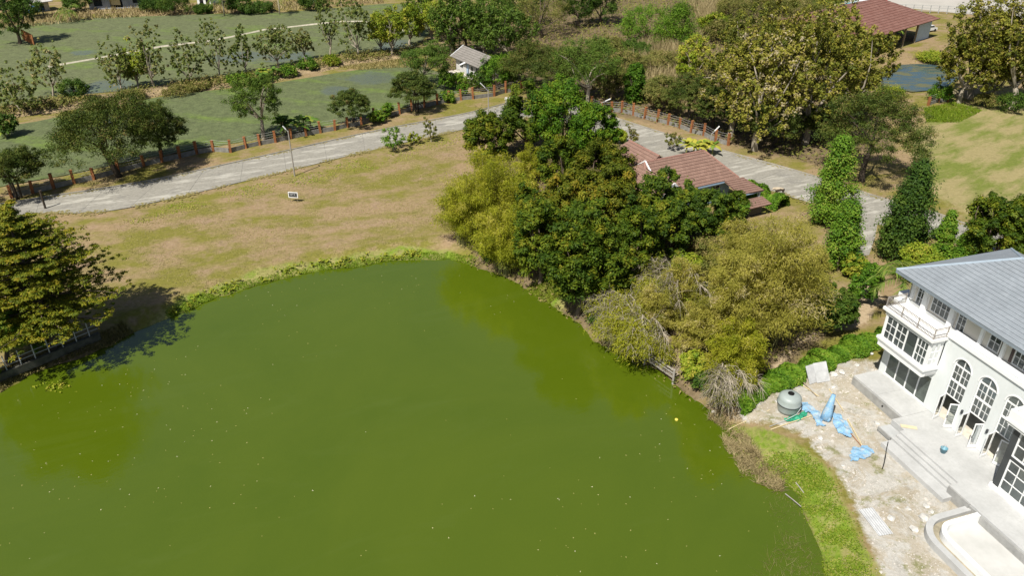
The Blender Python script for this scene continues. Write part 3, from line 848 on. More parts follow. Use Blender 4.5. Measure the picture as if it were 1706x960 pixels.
mb = MB(); mb.box(-(U_END+1), .5, EN-.04, EN+.03, EAVE-.16, EAVE+.09); mb.box(.47, .53, EB, EN-.04, EAVE-.16, EAVE+.09); mb.box(-(U_END+1), .47, EB, EN-.04, EAVE-.10, EAVE-.03)
mb.build('fascia', plain('grey_fascia', (.20,.235,.27), .6, .1, 1.0, .3), villa)
# projecting wing at the near end
WU, WN = 13.1, 1.9
mb = MB(); vb(WU-.12, U_END, .02, WN+.14, FZ-.02, FZ+.22, mb); mb.build('wing_plinth', M['white_trim'], villa)
mb = MB(); vb(WU, WU+.22, .02, WN, FZ+.22, 6.0, mb); vb(WU+.22, U_END, WN-.05, WN, 3.55, 3.8, mb); vb(WU+.22, U_END, WN-.05, WN, 5.75, 6.0, mb)  # end wall takes the charcoal colour too, painting in its shadow side
for u_ in (WU+.22, 15.9, 18.4): vb(u_, u_+.22, WN-.06, WN+.004, FZ+.22, 5.75, mb)
mb.build('wing_frame_and_end', plain('charcoal_frame_and_shade', (.045,.05,.052), .5, .15, 1.0, .4), villa)
for u0, u1 in ((WU+.44,15.9),(16.12,18.4),(18.62,U_END)):
    for z0, z1, rows in ((FZ+.22,3.55,3),(3.8,5.75,2)):
        window_grid(villa, M['white_trim'], M['glass'], -u1, -u0, z0, z1, WN-.01, 3, rows, .10, .05, .1, name='wing_window')
mb = MB(); vb(WU-.35, U_END, -.3, WN+.4, 6.0, 6.22, mb); vb(WU-.45, U_END, -.3, WN+.5, 6.22, 6.42, mb); mb.build('wing_cornice', M['white_trim'], villa)
mb = MB(); vb(WU-.40, U_END, WN+.25, WN+.45, 6.42, 7.1, mb); vb(WU-.40, WU-.2, .16, WN+.25, 6.42, 7.1, mb); mb.build('wing_parapet', M['white_trim'], villa)
# dark folding door stack on the shaded wing end
mb = MB()
for k in range(3):
    n0 = .35+k*.5; vb(WU-.10+.02*k, WU-.02, n0, n0+.07, FZ+.25, 5.4, mb)
mb.build('folding_door', M['grey_metal'], villa)

# terraces, steps, basin (all local to the villa frame, but things of their own)
def vthing(name, label, cat):
    o = empty(name, villa.location, VANG, label, cat); return o
ter = vthing('terrace', 'smooth grey concrete terrace along the villa front, raised above the dirt', 'terrace')
m = NT('terrace_screed'); v_ = m.coords()
n1 = m.noise(v_, .8, 6, .65); n2 = m.noise(v_, 5, 5, .7)
c = m.ramp(n1, [(.3,(.38,.385,.38)),(.7,(.48,.485,.48))]); c = m.mix(m.ramp(n2,[(.45,0.0),(.75,.35)]), c, (.31,.31,.30))
m.col(c); m.rough(.85); m.spec(.2); M['screed'] = m.m
mb = MB(); vb(.1, 2.75, -.3, 2.4, -.3, FZ, mb); mb.build('slab', M['screed'], ter)
mb = MB(); vb(2.76, 5.48, -.3, 2.4, -.3, FZ-.003, mb); mb.build('slab', M['screed'], ter)
mb = MB(); vb(5.49, 6.75, -.3, 3.35, -.3, FZ-.02, mb); vb(6.75, 12.2, -.3, 3.75, -.3, FZ-.02, mb); vb(12.2, U_END, -.3, 4.5, -.3, FZ-.02, mb); mb.build('landing', M['screed'], ter)
vb(.1, 5.48, 2.4, 2.46, -.3, FZ-.13, MB()).build('kerb_face', M['concrete_dark'], ter)
vb(12.2, U_END, 4.5, 4.55, -.3, FZ-.15, MB()).build('kerb_face', M['concrete_dark'], ter)
mb = MB(); mb.tube([(-3.6,2.44,.42),(-3.6,2.52,.42)], .07, 10); mb.build('drain_pipe', M['black'], ter)
stp = vthing('garden_steps', 'wide concrete steps leading down from the villa terrace to the dirt', 'steps')
for k, (n0, n1, z) in enumerate(((3.75,4.1,.67),(4.1,4.45,.51),(4.45,5.35,.34))):
    mb = MB(); vb(6.85+.03*k, 12.2+.28*k, n0, n1, -.3, z, mb); mb.build('step', M['screed'], stp)
mb = MB(); vb(5.5, 6.8, 3.4, 4.4, -.2, .40, mb); mb.build('side_landing', M['concrete'], stp)
mb = MB(); vb(5.5, 6.8, 4.4, 4.5, .2, .46, mb); mb.build('dark_kerb', M['concrete_dark'], stp)
mb = MB(); vb(12.3, 14.0, 4.56, 4.66, -.1, FZ+.02, mb); mb.build('dark_kerb', M['concrete_dark'], stp)
# basin with rounded corner: outer rim, channel, inner rim, floor
bas = vthing('planter_basin', 'empty concrete basin with rounded double rim in front of the villa terrace', 'basin')
def round_path(u0, n0, n1, rad, u1):
    pts = [(u0, n0)]
    for k in range(11):
        a = math.pi*(.5*k/10); pts.append((u0+rad-rad*math.cos(a), n1-rad+rad*math.sin(a)))
    pts.append((u1, n1)); return pts
def rim(name, u0, n1, rad, w_, z0, z1, mat, lean=0.0):
    o_ = round_path(u0, 4.56, n1, rad, U_END); i_ = round_path(u0+w_, 4.56, n1-w_, rad-w_, U_END)
    mb = MB()
    for k in range(len(o_)-1):
        mb.prism([(-o_[k][0],o_[k][1]),(-o_[k+1][0],o_[k+1][1]),(-i_[k+1][0],i_[k+1][1]),(-i_[k][0],i_[k][1])], z0, z1)
    return mb.build(name, mat, bas)
rim('outer_rim', 13.8, 8.9, 2.0, .42, -.3, .52, M['screed'])
rim('channel', 14.21, 8.49, 1.6, .42, -.3, .22, M['dirt_fill'] if 'dirt_fill' in M else M.setdefault('dirt_fill', plain('channel_silt', (.30,.27,.20), .95, .3, 2.0, .05)))
rim('inner_rim', 14.62, 8.08, 1.25, .30, -.3, .74, M['white_trim'])
mb = MB(); pp = round_path(14.90, 4.56, 7.80, .95, U_END) + [(U_END, 4.56)]
mb.prism([(-u_, n_) for u_, n_ in pp], -.35, .12); m = NT('basin_floor'); v_ = m.coords()
c = m.ramp(m.noise(v_, .7, 6, .65), [(.3,(.42,.42,.40)),(.7,(.52,.52,.50))]); c = m.mix(m.ramp(m.noise(v_, .45, 4, .6),[(.6,0.0),(.75,.5)]), c, (.42,.37,.29)); m.col(c); m.rough(.9)
mb.build('floor', m.m, bas)
mb = MB(); vb(14.95, U_END, 4.552, 4.60, -.2, FZ-.16, mb); mb.build('stained_back_wall', M['concrete_dark'], bas)

# ------------------------------------------------------------------ brown-roofed bungalow among the mango trees
HE = (26.9, 86.7); HA = math.atan2(-.456, -.89)      # local x runs left along the eave, local y towards the camera side
hs = empty('bungalow', (HE[0], HE[1], 0), HA, 'blue and white bungalow with a brown tiled roof among mango trees', 'house')
# with this turn local +y points towards the camera, so the roof lies at negative y
mb = MB()
wall_with_holes(mb, .6, 12.6, 0, 3.0, -.95, -.75, [(2.0,3.4,1.0,2.3),(5.0,6.4,1.0,2.3),(8.2,9.2,0.1,2.3)]); mb.build('wall', M['blue_paint'], hs)
mb = MB(); mb.box(.6, .8, -6.6, -.95, 0, 3.0); mb.build('wall', M['blue_paint'], hs)
mb = MB(); mb.box(.8, 12.6, -6.6, -6.4, 0, 3.0); mb.build('wall', M['blue_paint'], hs)
mb = MB(); mb.box(12.4, 12.6, -6.4, -.95, 0, 3.0); mb.build('wall', M['blue_paint'], hs)
for a, b_, z0 in ((2.0,3.4,1.0),(5.0,6.4,1.0),(8.2,9.2,.1)):
    window_grid(hs, M['white_trim'], M['glass'], a, b_, z0, 2.3, -.78, 2, 2, .07)
E1, E2, E3, E4 = (0,0,3.0), (13.2,0,3.0), (13.2,-7.4,3.0), (0,-7.4,3.0)
r0, r1 = (2.6,-3.7,5.6), (11.2,-3.7,5.6)
rb = M['roof_brown']
tiled_slope('roof_slope', [E1, E2, r1, r0], rb, hs, .42, .05)
tiled_slope('roof_slope', [E4, E1, r0], rb, hs, .42, .05)
tiled_slope('roof_slope', [E3, E4, r0, r1], rb, hs, .42, .05)
tiled_slope('roof_slope', [E2, E3, r1], rb, hs, .42, .05)
cap = plain('brown_ridge_tile', (.27,.15,.12), .8, .15, 2.0, .2)
for a, b_ in ((E1,r0),(E4,r0),(r0,r1),(E2,r1)): ridge_cap(hs, Vector(a)+up, Vector(b_)+up, cap, .12)
mb = MB(); mb.box(-.03, 13.2, -.02, .05, 2.82, 3.06); mb.box(-.08, -.02, -7.4, -.02, 2.82, 3.06); mb.build('fascia', M['blue_paint'], hs)
# rear wing
q0, q1 = (9.0,-5.2,5.9), (9.0,-10.0,5.9)
tiled_slope('rear_roof_slope', [(13.0,-3.6,3.3),(13.0,-11.5,3.3),(9.0,-10.0,5.9),(9.0,-3.9,5.9)], rb, hs, .42, .05)
tiled_slope('rear_roof_slope', [(5.0,-11.5,3.3),(5.0,-3.6,3.3),(9.0,-3.9,5.9),(9.0,-10.0,5.9)], rb, hs, .42, .05)
ridge_cap(hs, (9.0,-3.9,6.0), (9.0,-10.0,6.0), cap, .12)
mb = MB(); mb.box(5.7, 12.4, -10.9, -6.6, 0, 3.5); mb.build('rear_wall', M['blue_paint'], hs)
# gabled front wing with white barge boards
tiled_slope('front_roof_slope', [(9.4,2.4,3.0),(9.4,-3.0,3.0),(11.6,-3.0,5.2),(11.6,2.4,5.2)], rb, hs, .42, .05)
tiled_slope('front_roof_slope', [(13.8,-3.0,3.0),(13.8,2.4,3.0),(11.6,2.4,5.2),(11.6,-3.0,5.2)], rb, hs, .42, .05)
mb = MB(); mb.bar((9.3,2.45,3.05), (11.6,2.45,5.38), .1, .24); mb.bar((13.9,2.45,3.05), (11.6,2.45,5.38), .1, .24); mb.build('barge_board', M['white_trim'], hs)
mb = MB(); mb.add([(9.7,2.2,0),(13.5,2.2,0),(13.5,2.2,3.1),(11.6,2.2,5.0),(9.7,2.2,3.1),(9.7,0,0),(13.5,0,0),(13.5,0,3.1),(11.6,0,5.0),(9.7,0,3.1)], [(4,3,2,1,0),(0,1,6,5),(1,2,7,6),(0,5,9,4)]); mb.build('front_wall', M['white'], hs)
mb = MB(); mb.bar((11.15,-2.35,4.82),(11.15,-3.7,5.82),.14,.2); mb.bar((11.15,-3.7,5.82),(11.15,-5.05,4.82),.14,.2); mb.build('gable_board', M['white_trim'], hs)
# porches at the near right corner
tiled_slope('porch_roof', [(2.6,3.2,2.5),(-.9,3.4,2.5),(-.4,.2,3.05),(2.3,.1,3.05)][::1], rb, hs, .42, .05)
mb = MB()
for x, y in ((-.6,3.0),(2.2,2.9)): mb.box(x-.12, x+.12, y-.12, y+.12, 0, 2.5)
mb.build('porch_post', M['white'], hs)
mb = MB(); mb.box(-.85, 2.6, 3.2, 3.28, 2.36, 2.54); mb.build('porch_fascia', M['blue_paint'], hs)
tiled_slope('lower_porch_roof', [(2.4,4.9,1.35),(-.9,4.9,1.35),(-.7,3.45,1.8),(2.2,3.4,1.8)], rb, hs, .36, .05)
mb = MB(); mb.box(-.2,1.8,3.5,4.2,0,1.5); mb.build('shade_dark_store_wall', M['dark_metal'], hs)  # wall coloured near black to stand for shade under the low roof

# ------------------------------------------------------------------ guard house behind the fence
M['old_white'] = plain('old_whitewash', (.46,.46,.44), .9, .2, .8, .1)
GH = g(802, 138); gd = Vector((-10.8+5.5, 143.45-135.1, 0)); GA = math.atan2(gd.y, gd.x)
gh = empty('guard_house', (GH[0], GH[1], 0), GA, 'small white guard house with a weathered grey gable roof behind the fence', 'house')
mb = MB(); wall_with_holes(mb, 0, 9.2, .3, 2.9, -.2, 0, [(.9,1.9,1.4,2.2),(2.9,3.8,1.4,2.2),(6.6,7.8,1.2,2.2),(4.4,5.4,.35,2.4)]); mb.build('wall', M['old_white'], gh)
for x0, x1, y0, y1 in ((0,.2,-4.2,-.2),(9.0,9.2,-4.2,-.2),(.2,9.0,-4.2,-4.0)):
    mb = MB(); mb.box(x0, x1, y0, y1, .3, 2.9); mb.build('wall', M['old_white'], gh)
for a, b_, z0, z1 in ((.9,1.9,1.4,2.2),(2.9,3.8,1.4,2.2),(6.6,7.8,1.2,2.2)): window_grid(gh, M['dark_metal'], M['glass'], a, b_, z0, z1, -.05, 2, 1, .06)
mb = MB(); mb.box(4.4,5.4,-.15,-.08,.35,2.4); mb.build('door', M['blue_paint'], gh)
tiled_slope('roof_slope', [(-.5,.8,2.75),(9.8,.8,2.75),(9.8,-2.1,4.4),(-.5,-2.1,4.4)], M['roof_old'], gh, .5, .05)
tiled_slope('roof_slope', [(9.8,-5.0,2.75),(-.5,-5.0,2.75),(-.5,-2.1,4.4),(9.8,-2.1,4.4)], M['roof_old'], gh, .5, .05)
mb = MB(); mb.bar((4.3,.5,2.95),(4.3,1.9,2.55),.5,.08); mb.build('door_canopy', M['white_trim'], gh)
mb = MB(); mb.bar((9.9,.8,2.8),(9.9,-2.1,4.5),.12,.25); mb.build('barge_board', M['white_trim'], gh)
mb = MB(); mb.prism([(-.8,1.6),(9.5,2.2),(9.5,-4.5),(-.8,-4.5)], -.1, .3); mb.build('floor_slab', plain('pale_paving', (.62,.56,.50), .9, .1, 1.0, .1), gh)

# ------------------------------------------------------------------ red-roofed warehouse
w0 = Vector(g(1455, 64, 4)); w1 = Vector(g(1563, 32, 4)); wa = w1-w0; WA = math.atan2(wa.y, wa.x)
wh = empty('warehouse', (w0.x, w0.y, 0), WA, 'long open shed with a rusty red roof beyond the trees', 'shed')
Lw = wa.to_2d().length
tiled_slope('roof_slope', [(-14,0,4.0),(Lw+1,0,4.0),(Lw-6,11,7.6),(-14,11,7.6)], M['roof_red'], wh, .8, .06)
tiled_slope('roof_slope', [(Lw+1,0,4.0),(Lw+1,22,4.0),(Lw-6,11,7.6)], M['roof_red'], wh, .8, .06)
tiled_slope('roof_slope', [(Lw+1,22,4.0),(-14,22,4.0),(-14,11,7.6),(Lw-6,11,7.6)], M['roof_red'], wh, .8, .06)
mb = MB(); mb.box(Lw-7, Lw-.2, 1.0, 1.2, 0, 3.9); mb.build('blue_wall', plain('pale_blue_sheet', (.45,.56,.66), .7, .1, 1.0, .2), wh)
mb = MB(); mb.box(-13, Lw-.2, 20, 20.3, 0, 3.9); mb.build('back_wall', M['wall_grey'], wh)
for x in np.arange(-12, Lw-7, 5.5):
    mb = MB(); mb.box(x-.15, x+.15, .6, .9, 0, 3.95); mb.build('post', M['wood'], wh)

# ------------------------------------------------------------------ foliage library
def leaf_arrays(C, Nn, length, width, rng, fold=.25):
    """rhombic leaves: centres C (n,3), normals Nn (n,3)"""
    n = len(C)
    Nn = Nn/np.maximum(np.linalg.norm(Nn, axis=1, keepdims=True), 1e-6)
    r = rng.normal(size=(n,3)); A = r-(r*Nn).sum(1, keepdims=True)*Nn
    A /= np.maximum(np.linalg.norm(A, axis=1, keepdims=True), 1e-6)
    B = np.cross(Nn, A)
    L_ = (length*rng.uniform(.65,1.3,n))[:,None]; W_ = (width*rng.uniform(.7,1.25,n))[:,None]
    v = np.stack([C-A*L_*.4+B*W_*.62, C-A*L_*.4-B*W_*.62, C+A*L_*.6-Nn*L_*.08], 1)
    return v.reshape(-1,3), np.arange(3*n).reshape(n,3)
def directed_leaves(C, A, length, width, rng):
    """narrow leaves along direction A, turned to catch the sky"""
    n = len(C); A = A/np.maximum(np.linalg.norm(A, axis=1, keepdims=True), 1e-6)
    r = rng.normal(size=(n,3))*.6+np.array([0,0,1.0]); B = np.cross(A, r); B /= np.maximum(np.linalg.norm(B, axis=1, keepdims=True), 1e-6)
    L_ = (length*rng.uniform(.6,1.3,n))[:,None]; W_ = (width*rng.uniform(.7,1.3,n))[:,None]
    v = np.stack([C+B*W_*.55, C-B*W_*.55, C+A*L_-np.array([0,0,.12])*L_], 1)
    return v.reshape(-1,3), np.arange(3*n).reshape(n,3)
def unit(n, rng):
    d = rng.normal(size=(n,3)); return d/np.linalg.norm(d, axis=1, keepdims=True)
def low_noise(d, rng, k=7, amp=.22):
    o = np.zeros(len(d))
    for _ in range(k):
        a = rng.normal(size=3)*2.2; o += np.sin(d@a+rng.uniform(0,6.28))
    return 1+amp*o/math.sqrt(k)*.9
def crown_clumps(shape, n, rx, rz, rng, amp=.22):
    """clump centres relative to the crown centre; unit crown scaled by rx, rx, rz"""
    d = unit(n*3, rng)
    if shape == 'dome': d[:,2] = np.abs(d[:,2])*1.0-.18
    if shape == 'ball': d = d[d[:,2] > -.75]
    rr = low_noise(d, rng, 7, amp)*(rng.uniform(.30,1,len(d))**.42)
    if shape in ('cone','column'):
        t = rng.uniform(0,1,len(d))
        prof = (1-t)**.75*.95+.06 if shape == 'cone' else np.sqrt(np.clip(1-(2*t-.85)**2/1.4,0.05,1))*.95
        if shape == 'cone': prof *= np.clip(.55+t*3.0,0,1)
        ang = rng.uniform(0,6.283,len(d)); rad = prof*(rng.uniform(.20,1,len(d))**.45)*(1+.16*np.sin(3*ang+5*t)+.12*np.sin(7*ang-11*t))*rng.uniform(.78,1.12,len(d))
        P_ = np.stack([np.cos(ang)*rad, np.sin(ang)*rad, 2*t-1],1)[:n]
    else:
        P_ = (d*rr[:,None])[:n]
    return P_*np.array([rx,rx,rz])
def clump_leaves(P_, cr, per, flat, rng, up=.75, size=(.3,.15)):
    """leaves gathered round clump centres with loose, feathered edges"""
    n = len(P_); idx_ = np.repeat(np.arange(n), per)
    cs = (cr*rng.uniform(.55,1.35,n))[idx_]
    d = unit(n*per, rng); r_ = np.abs(rng.normal(.70,.26,n*per))
    stray = rng.uniform(size=n*per) < .12; r_[stray] *= 1.6
    off = d*r_[:,None]*cs[:,None]*np.array([1,1,flat])
    C = P_[idx_]+off
    Nn = d*.85+np.array([-.12,-.18,up*.7])+rng.normal(size=(n*per,3))*.32
    v, q = leaf_arrays(C, Nn, size[0], size[1], rng)
    base = (rng.normal(.42,.20,n)+rng.normal(0,.08))[idx_]
    tint = np.clip(base+rng.normal(0,.16,n*per),0,1)
    return v, q, tint
def merge(parts):
    vs, qs, ts = [], [], []; o = 0
    for v, q, t in parts:
        vs.append(v); qs.append(q+o); ts.append(t); o += len(v)
    return np.concatenate(vs), np.concatenate(qs), np.concatenate(ts)
def limb(mb, a, b, r0, r1, rng, bend=.12, n=5, sides=5):
    a = np.array(a, float); b = np.array(b, float); L_ = np.linalg.norm(b-a)
    off = rng.normal(size=3)*bend*L_; pts = []; rad = []
    for k in range(n+1):
        t = k/n; pts.append(tuple(a+(b-a)*t+off*math.sin(math.pi*t))); rad.append(r0+(r1-r0)*t)
    mb.tube(pts, rad, sides, False)
    return pts

#        shape, crown bottom fraction, clumps, clump radius, leaves per clump, flat, leaf size, leaf mat, bark, amp
KINDS = dict(
    mango   =('ball',.08,130,.17,190,.85,(0.32,0.14),'mango','bark',.20),
    mangog  =('ball',.08,130,.17,190,.85,(0.30,0.14),'mango_green','bark',.20),
    mangob  =('ball',.08,130,.17,190,.85,(0.32,0.14),'mango_brown','bark',.20),
    rain    =('dome',.36,260,.13,90,.6,(0.24,0.09),'rain','bark_dark',.22),
    raing   =('ball',.26,170,.16,84,.7,(0.24,0.09),'rain_green','bark_pale',.30),
    teak    =('ball',.08,230,.095,13,1.0,(.34,.22),'teak','bark_pale',.45),
    teakd   =('ball',.12,330,.095,34,1.0,(.34,.21),'teak_yellow','bark_pale',.36),
    teakg   =('ball',.14,170,.15,53,.9,(0.35,0.22),'rain_green','bark_pale',.34),
    yellow  =('ball',.16,120,.17,45,.9,(0.34,0.20),'yellowgreen','bark_pale',.38),
    column  =('column',.03,230,.17,84,.9,(0.26,0.13),'green','bark',.1),
    cone    =('cone',.02,170,.20,125,.9,(0.24,0.13),'dark','bark',.1),
    conel   =('cone',.02,130,.22,120,.9,(0.24,0.13),'green','bark',.1),
    dense   =('ball',.05,170,.17,92,.9,(0.29,0.13),'dark','bark',.22),
    green   =('ball',.06,140,.19,87,.9,(0.27,0.13),'green','bark',.25),
    olive   =('ball',.08,160,.18,73,.85,(0.27,0.11),'olive','bark',.30),
    bushy   =('ball',.04,100,.21,73,.85,(0.26,0.13),'yellowgreen','bark',.25),
    shrub   =('ball',.02,56,.24,59,.85,(0.24,0.13),'green','bark',.26),
    sparse  =('ball',.10,30,.20,31,.85,(0.24,0.13),'green','bark_pale',.4),
    oshrub  =('ball',.02,56,.24,59,.85,(0.24,0.10),'olive','bark',.28),
    dshrub  =('ball',.02,60,.23,76,.85,(0.26,0.13),'dark','bark',.24),
)
def make_tree(name, kind, x, y, h, rx, seed, label, cat, group=None, dens_=1.0, leafs=None, lean=0.0, mat=None, trunks=1):
    shape, bot, ncl, cr, per, flat, size, lm, bk, amp = KINDS[kind]
    rng = np.random.default_rng(seed)
    z0 = gz(x, y)-.05
    root = empty(name, (x, y, z0), rng.uniform(0,6.28), label, cat, group)
    zb = h*bot; rz = (h-zb)/2; zc = zb+rz
    if shape == 'dome': zc = zb+(h-zb)*.18; rz = (h-zc)
    crr = cr*rx*(1.35 if shape in ('cone','column') else 1.0)
    rx_ = max(.2, rx-crr*.55); rz_ = max(.2, rz-crr*.45*flat)
    P_ = crown_clumps(shape, int(ncl*dens_), rx_, rz_, rng, amp)
    P_ = P_+np.array([0,0,zc])
    sc = leafs or 1.0
    v, q, t = clump_leaves(P_, crr, per, flat, rng, .75, (size[0]*sc, size[1]*sc))
    if mat is None: mat = lm
    # trunk and limbs
    mb = MB(); tr = max(.05, (.022*h+.012*rx)*(.62 if kind == 'teak' else 1))
    for k in range(trunks):
        off = rng.normal(size=2)*(.35 if trunks > 1 else 0)
        topx = rng.normal(size=2)*rx*.15
        fork = np.array([off[0]+topx[0]*.5, off[1]+topx[1]*.5, max(zb*1.05, h*.18)])
        limb(mb, (off[0],off[1],-.3), fork, tr*1.25/trunks**.5, tr*.8/trunks**.5, rng, .05, 5, 8)
        far_ = P_[np.argsort(-np.abs(rng.normal(size=len(P_))))[:(8 if h > 4 else 4)]]
        for pp in far_: limb(mb, fork, pp, tr*.55/trunks**.5, tr*.10, rng, .08, 4, 5)
    mb.build('trunk', M[bk], root, True)
    link(bpy.data.objects.new('crown', np_mesh('crown', v, q, M[mat], t)), root)
    return root
SEED = [100]
def tree_px(name, kind, bx, by, ty, w, label, cat='tree', group=None, **kw):
    """a tree whose foot is at photograph point (bx,by), whose top reaches row ty and whose crown is w pixels wide"""
    x, y = g2(bx, by); z0 = gz(x, y)
    if z0 < -.2: x, y = g2(bx, by, z0)
    h = height_for(x, y, z0, ty); r_ = w*depth(x, y, h*.6)/F_PX/2
    SEED[0] += 1
    return make_tree(name, kind, x, y, h, r_, SEED[0], label, cat, group, **kw)

# ---- teak row on the dyke between the paddies
TG = 'teaks along the paddy dyke'
row_ = [(38,190,118,74,'leafy young teak at the left picture edge on the paddy dyke',1.3),(88,160,62,74,'tall pale teak second from the left on the paddy dyke',1.0),
        (206,155,72,62,'bushy teak left of the tall teak pair on the dyke',1.2),(262,150,34,60,'tall slender teak rising behind the yellowing bush on the dyke',1.1),
        (315,143,60,64,'low spreading brownish teak standing alone on the dyke',1.0),(368,133,36,54,'slim teak just right of the spreading brownish one on the dyke',1.0),
        (412,128,38,48,'narrow teak left of the dark broad teak on the dyke',1.0),(464,115,30,74,'broad dark teak left of the flooded paddy patch',1.5),
        (507,103,44,50,'small teak above the banana plants on the dyke',1.0),(552,95,-4,46,'thin tall teak in front of the mown paddy strip',1.0),
        (597,100,-12,72,'tallest dark teak on the dyke near its right end',1.5)]
for bx, by, ty, w, lb, dn in row_:
    tree_px('teak_tree', 'teak', bx, by, ty, w*.84, lb, 'tree', TG, dens_=dn*.8)
tree_px('teak_tree', 'yellow', 232, 148, 78, 52, 'yellow-green bush tree wedged between the two left teaks', 'tree')
for bx, by, ty, w, lb in ((637,90,18,46,'slender yellow-green tree right of the tallest dyke teak'),(656,96,6,64,'yellow-green tree at the right end of the dyke'),(684,78,2,62,'pale yellow tree beside the wood at the far paddy corner'),(722,72,-12,64,'yellow tree in front of the tall wood left of the guard house')):
    tree_px('yellowing_tree', 'yellow', bx, by, ty, w, lb)
tree_px('tall_dark_tree', 'dense', 33, 73, -36, 64, 'tall dark tree with a leaning trunk at the top left corner')
for bx, by, ty, w, lb, k in ((126,168,128,52,'dark shrub behind the umbrella tree on the dyke','dshrub'),(15,228,185,40,'dark shrub at the left edge of the near paddy','dshrub'),(335,148,134,50,'low green scrub at the foot of the brownish teak','oshrub'),
                          (395,140,122,50,'scrub on the dyke below the narrow teak','shrub'),(515,118,94,36,'bright leafy shrub by the flooded paddy patch','shrub'),(552,110,90,30,'yellow-green shrub on the dyke edge','bushy'),
                          (480,128,106,40,'dense shrub at the foot of the broad dark teak','shrub'),(300,158,143,60,'dry brown scrub along the dyke right of the bushy teaks','oshrub'),(220,165,148,50,'dry brown scrub behind the umbrella tree crown','oshrub'),(430,142,128,40,'small shrub on the sunny dyke slope','oshrub')):
    tree_px('shrub', k, bx, by, ty, w, lb, 'shrub')

# ---- trees between road and paddy
tree_px('umbrella_tree', 'rain', 200, 294, 152, 190, 'wide dark umbrella tree with forked trunk beside the left road fence', dens_=2.0)
tree_px('umbrella_tree', 'rain', 270, 266, 163, 105, 'smaller dark umbrella tree right of the wide forked one', dens_=.9)
tree_px('feathery_tree', 'rain', 30, 330, 232, 120, 'dark feathery tree at the left picture edge by the road', trunks=3)
tree_px('feathery_tree', 'raing', 440, 232, 112, 92, 'light feathery tree left of the banana clump', dens_=1.1)
tree_px('round_tree', 'rain', 588, 208, 138, 74, 'round feathery tree in the near paddy behind the fence', dens_=.8)
tree_px('round_tree', 'rain', 690, 186, 112, 78, 'dark round tree with several trunks near the guard house', trunks=3)
tree_px('round_tree', 'raing', 715, 145, 68, 88, 'bright round tree at the left end of the guard house', dens_=1.3)
for bx, by, ty, w, lb in ((770,160,138,22,'small dark shrub in front of the guard house'),(765,145,118,30,'green bush on the guard house yard edge'),(830,150,100,44,'shrub at the right end of the guard house'),(628,205,182,30,'dark shrub at the foot of a fence post'),(645,196,172,26,'small shrub beside the fence near the round trees'),(745,170,150,30,'grassy shrub in the paddy corner by the fence')):
    tree_px('shrub', 'shrub', bx, by, ty, w, lb, 'shrub')
# ---- wood in the middle distance
wood_l = [('teakg',752,92,-16,74,'tall pale-trunked tree at the left end of the wood'),('dense',778,88,-14,70,'dark tree behind the guard house roof'),('teakg',805,98,-12,74,'tall green tree just behind the guard house'),
          ('teakg',845,105,2,96,'wide green tree right of the guard house'),('green',838,138,84,72,'leafy green tree overhanging the guard house'),('rain',885,152,56,120,'dark olive tree behind the road bend'),
          ('olive',905,60,-34,100,'bare brownish tree standing tall at the top middle'),('dense',962,44,-40,66,'dark slim-trunked tree left of the green pair at the top'),('dense',1000,40,-40,66,'dark slim-trunked tree right of its twin at the top'),
          ('green',1072,72,6,96,'dense green tree left of the bright one at the top'),('conel',1128,82,4,104,'bright green tree beside the dry reeds at the top'),('rain',935,164,62,130,'broad dark green tree behind the mango crown'),
          ('raing',980,178,54,112,'green tree with a white trunk beside the road fence'),('column',1056,172,104,40,'small bright green tree behind the right fence'),('olive',1010,160,100,70,'dull scrub tree right of the white trunk'),
          ('olive',1100,190,120,66,'scrubby tree behind the middle of the right fence'),('yellow',1150,150,60,66,'yellow-green tree among dry reeds'),('rain',1150,208,110,84,'dark leafy tree behind the right fence posts'),
          ('rain',1188,222,130,70,'dark leafy tree at the right end of the fence'),('teakg',700,60,-16,66,'green tree between yellow trees at the wood edge'),('dense',820,60,-20,90,'dark tree in the second row behind the guard house'),('dense',870,40,-30,80,'dark tree in the back row left of the bare tree'),
          ('olive',1010,100,60,70,'dry olive bush among the reeds'),('bushy',1120,75,44,46,'bright bush at the foot of the bright green tree'),('green',1380,12,-20,70,'green bush tree on the skyline left of the red shed'),
          ('olive',1205,70,30,70,'dry brown scrub tree left of the teak crowns'),('olive',1215,30,-6,70,'pale brown scrub on the rise above the teak stand'),('yellow',1185,60,20,50,'yellow-green bush tree at the edge of the dry reeds'),
          ('olive',1270,22,-8,80,'brown scrub behind the tallest teak'),('olive',1330,26,-4,80,'brown scrub left of the blue drum'),('olive',1400,40,14,70,'dull scrub hiding the left end of the red shed'),('olive',1040,130,84,70,'brown-green scrub above the small bright tree'),('olive',1095,120,80,70,'dry olive scrub in the middle of the reeds'),('dense',1060,100,66,56,'dark low tree under the green pair')]
for k, bx, by, ty, w, lb in wood_l: tree_px('woodland_tree', k, bx, by, ty, w, lb, 'tree', dens_=.9 if by < 100 else 1.1)
